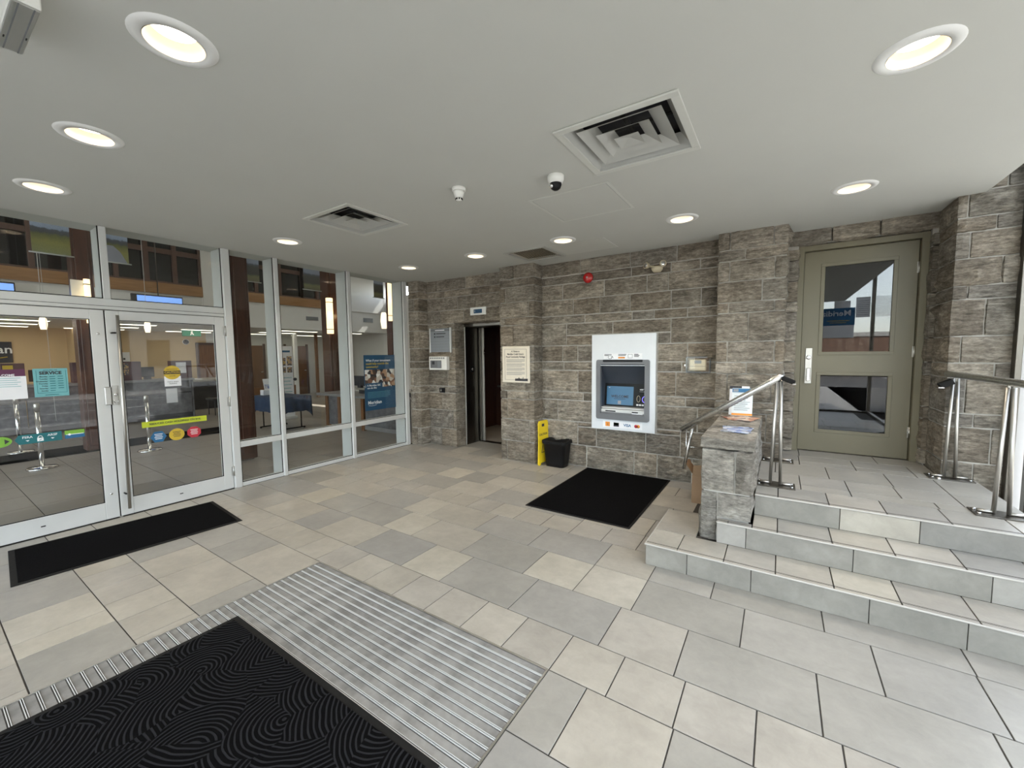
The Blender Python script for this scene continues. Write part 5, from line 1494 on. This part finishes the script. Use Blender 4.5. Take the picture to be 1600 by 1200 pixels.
# hanging landscape prints
for (y0_, y1_, m, lab, z0) in ((.925, 1.225, 'field', 'hanging landscape print of a green field above left door', 2.815), (1.46, 1.735, 'field', 'hanging landscape print of a road above right door', 2.815),
                          (3.02, 3.30, 'grove', 'hanging print of an orchard in the narrow first pane', 2.80), (4.03, 4.33, 'grove', 'hanging print of an orchard in the middle pane', 2.79), (5.50, 5.74, 'grove', 'hanging print in the last pane behind the pendant', 2.81)):
    t = thing('hanging_print', lab, 'picture', (-7.0, (y0_ + y1_) / 2, z0), 'landscape prints hung in the bank hall')
    bx('banner', t, m, -7.002, -6.998, y0_, y1_, z0, z0 + .44)
    if 'road' in lab:
        obj('road_print', MB().prism([(.0, 0), (.26, 0), (.20, .13), (.135, .20), (.08, .20), (.02, .12), (.0, .09)], (-6.9978, y0_ + .002, z0 + .004), (0, 1, 0), (0, 0, 1), (.001, 0, 0)), 'road_grey', t)
    obj('bottom_bar', MB().tube([(-7, y0_ - .025, z0), (-7, y1_ + .025, z0)], .008, 8), 'alu', t)
    obj('wire', MB().tube([(-7, y0_ + .03, z0 + .44), (-7, y0_ + .03, 6.0)], .002, 5), 'alu', t)
    if y0_ < 2: obj('wire', MB().tube([(-7, y0_ + .05, z0), (-7, y0_ + .06, .9)], .002, 5), 'alu', t)
# teller counter
t = thing('teller_counter', 'long grey teller counter with stone panels inside the bank', 'counter', (-13.6, 1.5, 0))
for k, (a, b) in enumerate(((-5.5, -3.6), (-3.6, -1.9), (-1.9, -.2), (-.2, 1.5), (1.5, 2.9), (3.03, 4.45))):
    bx('front_panel', t, 'laminate', -13.62, -13.50, a + .01, b - .01, .12, 1.0, .006)
    bx('shadow_groove', t, 'ink', -13.499, -13.496, a + .02, b - .02, .66, .70)
bx('worktop', t, 'counter', -14.1, -13.42, -5.5, 4.50, 1.0, 1.06, .008)
bx('kick_base', t, 'ink', -13.95, -13.56, -5.4, 4.45, 0, .12)
bx('end_panel', t, 'laminate', -14.05, -13.50, 4.45, 4.49, 0, 1.0)
bx('notice', t, 'paper', -13.498, -13.495, 3.88, 4.12, .42, .80)
t = thing('rear_counter', 'beige work counter with papers behind the teller counter', 'counter', (-15.6, 4.9, 0))
bx('worktop', t, 'tile_beige', -16.4, -14.9, 4.55, 6.1, .86, .92, .006); bx('base', t, 'ink', -16.3, -15.0, 4.6, 6.0, 0, .86); bx('papers', t, 'paper', -15.6, -15.2, 4.8, 5.3, .92, .95)
for (a, b, lab, face) in ((1.20, 1.52, 'plum counter screen at far left with brass plate', 'gold_print'), (2.22, 2.60, 'plum counter screen with white notice beside the door stile', 'paper'), (3.02, 3.42, 'plum counter screen with portrait card behind right door', 'photo'), (4.03, 4.48, 'plum counter screen with white notice behind caution sticker', 'paper')):
    t = thing('counter_screen', lab, 'screen', (-13.6, (a + b) / 2, 1.06))
    bx('panel', t, 'plum', -13.75, -13.50, a, b, 1.06, 1.53, .006)
    c0 = a + .10 if face == 'paper' else a + .02
    bx('notice', t, face, -13.498, -13.494, c0, c0 + (.22 if face == 'paper' else .14), 1.20, 1.49)
for (a, b, lab) in ((3.46, 3.75, 'dark monitor on the teller counter, right door side'), (1.6, 1.85, 'dark monitor on the teller counter, left door side'), (1.95, 2.15, 'dark telephone block on the counter, left door side')):
    t = thing('counter_monitor', lab, 'monitor', (-13.8, (a + b) / 2, 1.06))
    bx('screen', t, 'ink', -13.84, -13.78, a, b, 1.12, 1.38, .006); bx('stand', t, 'ink', -13.86, -13.74, a + .08, b - .08, 1.06, 1.13)
o = bx('wall_leak_stop', None, 'white', -3.2, 1.98, 5.76, 5.86, -.3, 4.2); tag(o, 'solid wall added behind the stone front to stop light leaks', None, None, 'structure')  # added to stop sky light leaking in round the olive door
o = bx('wall_leak_stop', None, 'white', -5.6, -3.2, 7.7, 7.8, -.3, 4.2); tag(o, 'solid wall added behind the elevator cab to stop light leaks', None, None, 'structure')  # unseen; added to shut out sky light behind the cab
o = bx('ceiling', None, 'dark', -5.6, 2.05, 5.70, 7.9, 4.2, 4.3); tag(o, 'unseen slab added behind the stone front to block sky light', None, None, 'structure')  # added overhead to keep sky light off the elevator sill
o = bx('wall_leak_stop', None, 'white', -3.22, -3.12, 5.76, 7.8, -.3, 4.2); tag(o, 'unseen wall added beside the elevator shaft to block sky light', None, None, 'structure')  # added to close the open side against stray daylight
# bits on the teller wall
t = thing('bank_sign', 'dark plaque with white bank lettering on the beige wall', 'sign', (-17.08, 1.4, 1.7))
bx('board', t, 'ink', -17.10, -17.07, .62, 1.74, 1.53, 2.08)
text('lettering', 'Meridian', t, 'ink_white', (-17.066, 1.22, 1.87), UY, UZ, .30, bold=.004)
obj('smile_curve', MB().tube([(-17.065, .85 + .8 * k / 8, 1.68 - .05 * math.sin(PI * k / 8)) for k in range(9)], .012, 6), 'gold_print', t)
t = thing('exit_sign', 'green running man exit sign under the low teller ceiling', 'sign', (-15.2, 5.0, 2.3))
bx('box', t, 'exit', -15.23, -15.18, 4.86, 5.34, 2.27, 2.46, .004)
obj('running_figure', MB().prism([(-.05, -.06), (-.02, -.06), (.0, -.02), (.03, -.06), (.06, -.05), (.02, .01), (.03, .05), (0, .07), (-.03, .03), (-.02, 0)], (-15.179, 5.1, 2.365), UY, UZ, (.002, 0, 0)), 'ink_white', t)
t = thing('wall_dome_camera', 'small black dome on the beige teller wall', 'camera', (-17.1, 5.55, 2.1))
obj('dome', MB().lathe([(.08, 0), (.08, .04), (.055, .09), (.001, .11)], (-17.1, 5.55, 2.15), (1, 0, 0), 16), 'ink', t); obj('collar', MB().lathe([(.095, 0), (.095, .02), (.08, .022)], (-17.1, 5.55, 2.15), (1, 0, 0), 16), 'white', t)
t = struct('door_4', 'brown timber door in the teller wall', (-17.1, 6.3, 0))
bx('leaf', t, 'wood_door', -17.10, -17.06, 5.90, 6.75, 0, 2.05, .004); bx('frame', t, 'wood_frame', -17.11, -17.04, 5.82, 5.90, 0, 2.12); bx('frame', t, 'wood_frame', -17.11, -17.04, 6.75, 6.83, 0, 2.12); bx('frame', t, 'wood_frame', -17.11, -17.04, 5.82, 6.83, 2.05, 2.13)
t = thing('wall_notice', 'small white notice on the beige teller wall', 'sign', (-17.09, 3.9, 1.6))
bx('sheet', t, 'paper', -17.10, -17.09, 3.80, 4.08, 1.5, 1.8); bx('mark', t, 'ink', -17.089, -17.087, 3.92, 3.97, 1.56, 1.62)
# offices at the far end
for k, (y, m) in enumerate(((7.6, 'wood_door'), (9.35, 'wood_door'))):
    t = struct('door_%d' % (5 + k), 'timber office door at the far end of the bank', (-17.05, y, 0))
    bx('leaf', t, m, -17.10, -17.05, y - .42, y + .42, 0, 2.05, .004)
    for a in (y - .5, y + .43):
        bx('frame', t, 'wood_frame', -17.11, -17.03, a, a + .07, 0, 2.12)
    bx('handle', t, 'chrome', -17.05, -17.02, y + .30, y + .38, 1.0, 1.03)
for k in range(4):
    y = 8.05 + k * .45
    o = bx('trim_partition_post', None, 'wood_door', -15.2, -15.1, y + 1.0, y + 1.09, 0, 2.48, .004); tag(o, 'timber glazing post of the far office partition', None, None, 'structure')
o = bx('wall_partition', None, 'wood_door', -15.2, -15.1, 6.4, 8.2, 0, .55); tag(o, 'low timber panel of office partition', None, None, 'structure')
o = bx('window_office', None, 'glass', -15.16, -15.15, 6.4, 8.2, .55, 2.48); tag(o, 'glass office partition', None, None, 'structure')
o = bx('trim_partition', None, 'white', -15.22, -15.08, 6.30, 6.40, 0, 2.48, .004); tag(o, 'white partition post', None, None, 'structure')
o = bx('trim_partition', None, 'white', -15.22, -15.08, 8.2, 8.32, 0, 2.48, .004); tag(o, 'white partition end post', None, None, 'structure')
for (a, b, z0, z1, lab) in ((7.50, 7.92, 2.80, 2.92, 'white supply grille on the band wall behind middle pane'), (9.70, 10.12, 2.86, 3.02, 'white supply grille on the band wall behind last pane')):
    t = thing('wall_grille', lab, 'vent', (WX, (a + b) / 2, z0))
    bx('frame', t, 'panel_grey', WX, WX + .02, a, b, z0, z1, .004)
    for k in range(4):
        bx('slot', t, 'grey_plastic', WX + .019, WX + .022, a + .03, b - .03, z0 + .015 + k * (z1 - z0 - .03) / 4, z0 + .025 + k * (z1 - z0 - .03) / 4)
# stanchions
def stanchion(x, y, label):
    t = thing('stanchion', label, 'stanchion', (x, y, 0), 'chrome queue stanchions in the bank')
    c = (0, 0, 0)
    obj('base', MB().lathe([(.165, 0), (.168, .010), (.155, .022), (.05, .030), (.03, .034)], c, n=32), 'chrome', t, True)
    obj('tube', MB().lathe([(.028, .03), (.028, .86), (.001, .86)], c, n=20), 'chrome', t, True)
    obj('belt_head', MB().lathe([(.034, .86), (.034, .955), (.025, .968), (.001, .968)], c, n=20), 'steel', t, True)
    return t
s0 = stanchion(-9.10, 1.10, 'chrome stanchion nearest the left glass door, foremost')
dup(s0, (-11.0, 1.10, 0), 'chrome stanchion at the far left of the left door'); dup(s0, (-9.17, 2.355, 0), 'chrome stanchion behind the lime strip in right door'); dup(s0, (-11.05, 2.06, 0), 'chrome stanchion hidden mostly by the meeting door stiles')
for a, b, lab in (((-11.05, 2.06), (-11.0, 1.10), 'dark retractable belt strung between the rear stanchions'), ((-9.17, 2.355), (-11.05, 2.06), 'dark retractable belt strung from right stanchion to rear stanchion')):
    t = thing('queue_belt', lab, 'belt', (a[0], a[1], .9))
    dx, dy = b[0] - a[0], b[1] - a[1]; L = math.hypot(dx, dy)
    obj('webbing', MB().prism([(.04, .885), (L - .04, .885), (L - .04, .935), (.04, .935)], (a[0], a[1], 0), (dx / L, dy / L, 0), UZ, (.002, 0, 0)), 'ink', t)
    obj('buckle', MB().prism([(L - .06, .88), (L - .035, .88), (L - .035, .94), (L - .06, .94)], (a[0] - .003, a[1], 0), (dx / L, dy / L, 0), UZ, (.008, 0, 0)), 'black_plastic', t)
t = thing('runner_mat', 'long dark grey runner mat on the bank floor by stanchions', 'mat', (-10.35, 2.0, 0))
bx('pile', t, 'mat_carpet', -10.80, -9.95, -1.8, 4.4, .001, .010, .003); bx('rubber_border', t, 'black_rubber', -10.83, -9.91, -1.84, 4.44, .0005, .006, .003)
# clothed table, display on it, roll-up banner
t = thing('clothed_table', 'folding table under a navy cloth inside the bank', 'table', (-9.35, 4.75, 0))
bx('tabletop', t, 'grey_plastic', -9.95, -8.78, 4.42, 5.06, .70, .735, .006)
for x in (-9.75, -8.98):
    obj('leg', MB().tube([(x, 4.52, .70), (x, 4.52, .03)], .014, 8).tube([(x, 4.96, .70), (x, 4.96, .03)], .014, 8).tube([(x, 4.45, .03), (x, 5.03, .03)], .014, 8), 'black_plastic', t)
    obj('caster', MB().tube([(x, 4.44, .02), (x, 4.47, .02)], .02, 8).tube([(x, 5.01, .02), (x, 5.04, .02)], .02, 8), 'black_plastic', t)
ct = thing('table_cloth', 'navy cloth draped over the folding table with pointed corners', 'cloth', (-9.35, 4.75, .74))
def cloth_ring(f, z, wob, corner=0.0):
    pts = []
    n = 15
    cs = [(-9.97, 4.40), (-8.76, 4.40), (-8.76, 5.08), (-9.97, 5.08)]
    for s in range(4):
        p, q = cs[s], cs[(s + 1) % 4]
        nx_, ny_ = (q[1] - p[1]), -(q[0] - p[0])
        L = math.hypot(nx_, ny_); nx_ /= L; ny_ /= L
        for k in range(n):
            u_ = k / n
            w_ = wob * math.sin(u_ * 19 + s * 2) + f
            cz = z - corner * max(0, 1 - min(u_, 1 - u_) * 6)
            pts.append((p[0] + (q[0] - p[0]) * u_ + nx_ * w_, p[1] + (q[1] - p[1]) * u_ + ny_ * w_, cz))
    return pts
mb = loft([cloth_ring(0, .742, 0), cloth_ring(.015, .735, 0), cloth_ring(.03, .60, .012, .05), cloth_ring(.05, .42, .028, .16)])
mb.f.append(tuple(range(60))); mb.sm.append(False)
obj('cloth', mb, 'navy_cloth', ct)
t = thing('brochure_holder', 'white brochure box with purple picture on navy table', 'display', (-9.75, 4.72, .745))
bx('box', t, 'paper', -9.84, -9.70, 4.52, 4.78, .745, .86, .004)
obj('card', MB().prism([(-.10, 0), (.10, 0), (.10, .26), (-.10, .26)], (-9.72, 4.66, .86), UY, Vector((-.3, 0, 1)).normalized(), (.003, 0, 0)), 'paper', t)
obj('picture', MB().prism([(-.08, .03), (.08, .03), (.08, .13), (-.08, .13)], (-9.716, 4.66, .86), UY, Vector((-.3, 0, 1)).normalized(), (.003, 0, 0)), 'leaflet_blue', t)
t = thing('rollup_banner', 'tall pale roll-up banner with photos behind navy table', 'banner', (-10.6, 5.55, 0))
bx('base', t, 'alu', -10.70, -10.52, 5.20, 5.72, 0, .07, .006); bx('sheet', t, 'paper', -10.604, -10.600, 5.22, 5.70, .07, 1.88)
for k, (a, b, c_, d_) in enumerate(((5.40, 5.52, 1.38, 1.58), (5.55, 5.68, 1.38, 1.62), (5.40, 5.52, 1.20, 1.34), (5.55, 5.68, 1.20, 1.34))):
    bx('photo', t, 'photo', -10.600, -10.598, a, b, c_, d_)
bx('text_line', t, 'blue', -10.600, -10.598, 5.30, 5.64, 1.72, 1.77)
for k in range(6):
    bx('text_line', t, 'teal', -10.600, -10.598, 5.42, 5.66 - .03 * (k % 2), 1.06 - k * .09, 1.075 - k * .09)
bx('pole', t, 'black_plastic', -10.63, -10.615, 5.45, 5.47, .07, 1.90)
obj('knob', MB().lathe([(.04, 0), (.04, .04), (.001, .05)], (-10.60, 5.73, 1.02), (1, 0, 0), 12), 'ink', t)
# desk
t = thing('counter_desk', 'grey counter desk with timber legs behind the last panes', 'desk', (-7.6, 5.75, 0))
bx('worktop', t, 'counter', -9.12, -6.0, 5.42, 6.15, .70, .755, .006)
bx('front_panel', t, 'laminate', -8.70, -8.36, 5.47, 5.51, .04, .70); bx('front_panel', t, 'laminate', -7.38, -6.02, 5.47, 5.51, .10, .70)
for x in (-8.76, -8.30, -7.46):
    bx('leg', t, 'wood_door', x - .045, x + .045, 5.45, 5.53, 0, .70, .004)
bx('kick_rail', t, 'counter', -7.40, -6.02, 5.46, 5.49, .03, .11)
bx('upper_shelf', t, 'tile_beige', -8.1, -6.1, 5.78, 6.2, .84, .875, .004); bx('shelf_riser', t, 'ink', -8.05, -6.15, 5.82, 6.15, .755, .84)
t = thing('desk_monitor', 'black monitor on the counter desk left of navy poster', 'monitor', (-8.1, 5.9, .8))
bx('screen', t, 'ink', -8.34, -7.86, 5.88, 5.92, .92, 1.15, .006); bx('stand', t, 'ink', -8.16, -8.04, 5.86, 5.94, .876, .93)
t = thing('bank_chair', 'dark visitor chair near the rear counter in the bank', 'chair', (-13.2, 5.1, 0))
bx('seat', t, 'ink', -13.5, -13.0, 4.75, 5.2, .42, .47, .01); bx('backrest', t, 'ink', -13.5, -13.05, 5.17, 5.22, .55, .92, .01)
for (x, y) in ((-13.46, 4.8), (-13.04, 4.8), (-13.46, 5.18), (-13.04, 5.18)):
    obj('leg', MB().tube([(x, y, .42), (x, y, 0)], .013, 8), 'ink', t)

# ---------------------------------------------------------------- street side glazing (right) and entrance front (behind)
fr2 = struct('window_3', 'tall street side glazing right of the landing', (1.93, 1.5, 0))
bx('jamb', fr2, 'steel_dark', 1.582, 1.622, 4.95, 5.02, -.002, 4.0, .004)
for y in (5.6, 2.9, -.10, -2.40):
    bx('mullion', fr2, 'steel_dark', 1.90, 1.98, y - .04, y + .04, -.002, 4.0, .004)
for a, b in ((2.94, 5.56), (-.06, 2.86), (-2.36, -.14)):
    for z in (0.0, 3.94):
        bx('transom', fr2, 'steel_dark', 1.91, 1.97, a, b, z, z + .06, .004)
    bx('glass_pane', fr2, 'glass_clear', 1.935, 1.943, a, b, .06, 3.94)
fr3 = struct('window_4', 'glazed entrance front behind the photographer', (-1.9, -2.42, 0))
for x in (-5.5, -4.2, -2.98, -1.96, -.94, .35):
    bx('mullion', fr3, 'steel_dark', x - .035, x + .035, -2.48, -2.36, 0, HC, .004)
for a, b in ((-5.465, -4.235), (-4.165, -3.015), (-2.945, -1.995), (-1.925, -.975), (-.905, .315)):
    for z in (0.0, 2.10, HC - .05):
        bx('transom', fr3, 'steel_dark', a, b, -2.46, -2.38, z, z + .05, .004)
    for z0, z1 in ((.05, 2.10), (2.15, HC - .05)):
        bx('glass_pane', fr3, 'glass_clear', a, b, -2.424, -2.416, z0, z1)
bx('transom', fr3, 'steel_dark', .385, 1.90, -2.46, -2.38, 0, .05, .004)
bx('glass_pane', fr3, 'glass_clear', .385, 1.37, -2.424, -2.416, .05, HC); bx('glass_pane', fr3, 'glass_clear', 1.37, 1.90, -2.424, -2.416, .05, 3.95)
t = thing('window_poster', 'blue and white bank poster on the front glass, seen mirrored in olive door', 'sign', (1.25, -2.40, 2.3))
YN = (-1, 0, 0)
def rear(name, mat, xa, xb, z0, z1, y=-2.412): return bx(name, t, mat, xa, xb, y, y + .002, z0, z1)
rear('sheet', 'blue', .91, 1.59, 2.27, 2.72); rear('footer', 'paper', .91, 1.58, 1.95, 2.27); rear('header', 'paper', 1.16, 1.49, 2.72, 2.90)
text('lettering', 'Meridian', t, 'ink_white', (1.16, -2.4075, 2.58), YN, UZ, .20, bold=.003); rear('text_line', 'gold_print', 1.02, 1.48, 2.385, 2.40, -2.4095); rear('text_line', 'gold_print', 1.08, 1.42, 2.335, 2.35, -2.4095)
t = thing('window_notice', 'white printed notice on the front glass beside bank poster', 'sign', (1.67, -2.40, 2.5)); rear('sheet', 'paper', 1.60, 1.88, 2.46, 2.97)
for k in range(8):
    rear('text_line', 'grey_plastic', 1.63, 1.85, 2.52 + k * .05, 2.528 + k * .05, -2.4098)
# outside: pavement, street, far side
o = bx('ground', None, 'pavement', 2.0, 5.4, -14, 30, -.30, -.16); tag(o, 'pale concrete pavement outside', None, None, 'structure')
o = bx('ground', None, 'asphalt', 5.4, 14, -40, 30, -.40, -.28); tag(o, 'asphalt street outside', None, None, 'structure')
o = bx('ground', None, 'pavement', -30, 5.4, -14, -2.5, -.30, -.16); tag(o, 'concrete forecourt outside the entrance', None, None, 'structure')
o = bx('ground', None, 'asphalt', -30, 5.4, -40, -14, -.40, -.28); tag(o, 'asphalt cross street outside', None, None, 'structure')
o = bx('ground', None, 'pavement', 14, 18, -40, 30, -.38, -.16); tag(o, 'far pavement across the street', None, None, 'structure')
for k, x in enumerate((6.0, 9.6, 13.4)):
    o = bx('trim_road_line', None, 'road_white', x, x + .14, -40, 30, -.281, -.276); tag(o, 'white painted road line', None, None, 'structure')
def far_building(x0_, x1_, y0_, y1_, h, m, label, face='x'):
    t = thing('street_building', label, 'building', ((x0_ + x1_) / 2, (y0_ + y1_) / 2, -.2))
    bx('walls', t, m, x0_, x1_, y0_, y1_, -.2, h)
    bx('parapet', t, 'pavement', x0_ - .1, x1_ + .1, y0_ - .1, y1_ + .1, h, h + .3)
    n = int((y1_ - y0_) / 2.4) if face == 'x' else int((x1_ - x0_) / 2.4)
    for k in range(n):
        for z in range(1, int(h / 3) + 1):
            if face == 'x':
                y = y0_ + 1.2 + k * 2.4; bx('window', t, 'ink', x0_ - .03, x0_, y - .5, y + .5, z * 3 - 2, z * 3 - .4)
            else:
                x = x0_ + 1.2 + k * 2.4; bx('window', t, 'ink', x - .5, x + .5, y1_, y1_ + .03, z * 3 - 2, z * 3 - .4)
far_building(18, 28, -6, 6, 7, 'brick_far', 'brown brick building across the street, seen only in reflections')
far_building(18, 28, 7, 20, 5, 'pavement', 'pale building across the street, seen only in reflections')
far_building(-6, 10, -34, -27, 2.6, 'brick_far', 'low brick building beyond the forecourt, seen only in reflections', 'y')
def tree(x, y, h, label):
    t = thing('street_tree', label, 'tree', (x, y, -.2), 'street trees outside the bank')
    obj('trunk', MB().tube([(x, y, -.2), (x + .1, y, h * .5), (x + .05, y + .1, h * .75)], [.14, .10, .06], 10), 'bark', t)
    rnd = random.Random(int(x * 10)); mb = MB()
    for k in range(2600):
        while True:
            p = Vector((rnd.uniform(-1, 1), rnd.uniform(-1, 1), rnd.uniform(-1, 1)))
            if p.length < 1: break
        p = Vector((x + p.x * h * .32, y + p.y * h * .32, h * .72 + p.z * h * .34))
        a = Vector((rnd.uniform(-1, 1), rnd.uniform(-1, 1), rnd.uniform(-1, 1))).normalized(); b = a.orthogonal().normalized(); s = rnd.uniform(.05, .11)
        mb.add([p - a * s, p + b * s * .6, p + a * s, p - b * s * .6], [(0, 1, 2, 3)])
    o = obj('crown', mb, 'leaf', t, fix=False); o['kind'] = 'stuff'
tree(4.6, 7.5, 6.5, 'leafy street tree past the stone wall, seen only in reflections'); tree(15.5, 2.0, 7.0, 'leafy street tree on the far pavement, seen only in reflections'); tree(15.8, -9.0, 6.0, 'leafy street tree far left across the street, seen only in reflections')
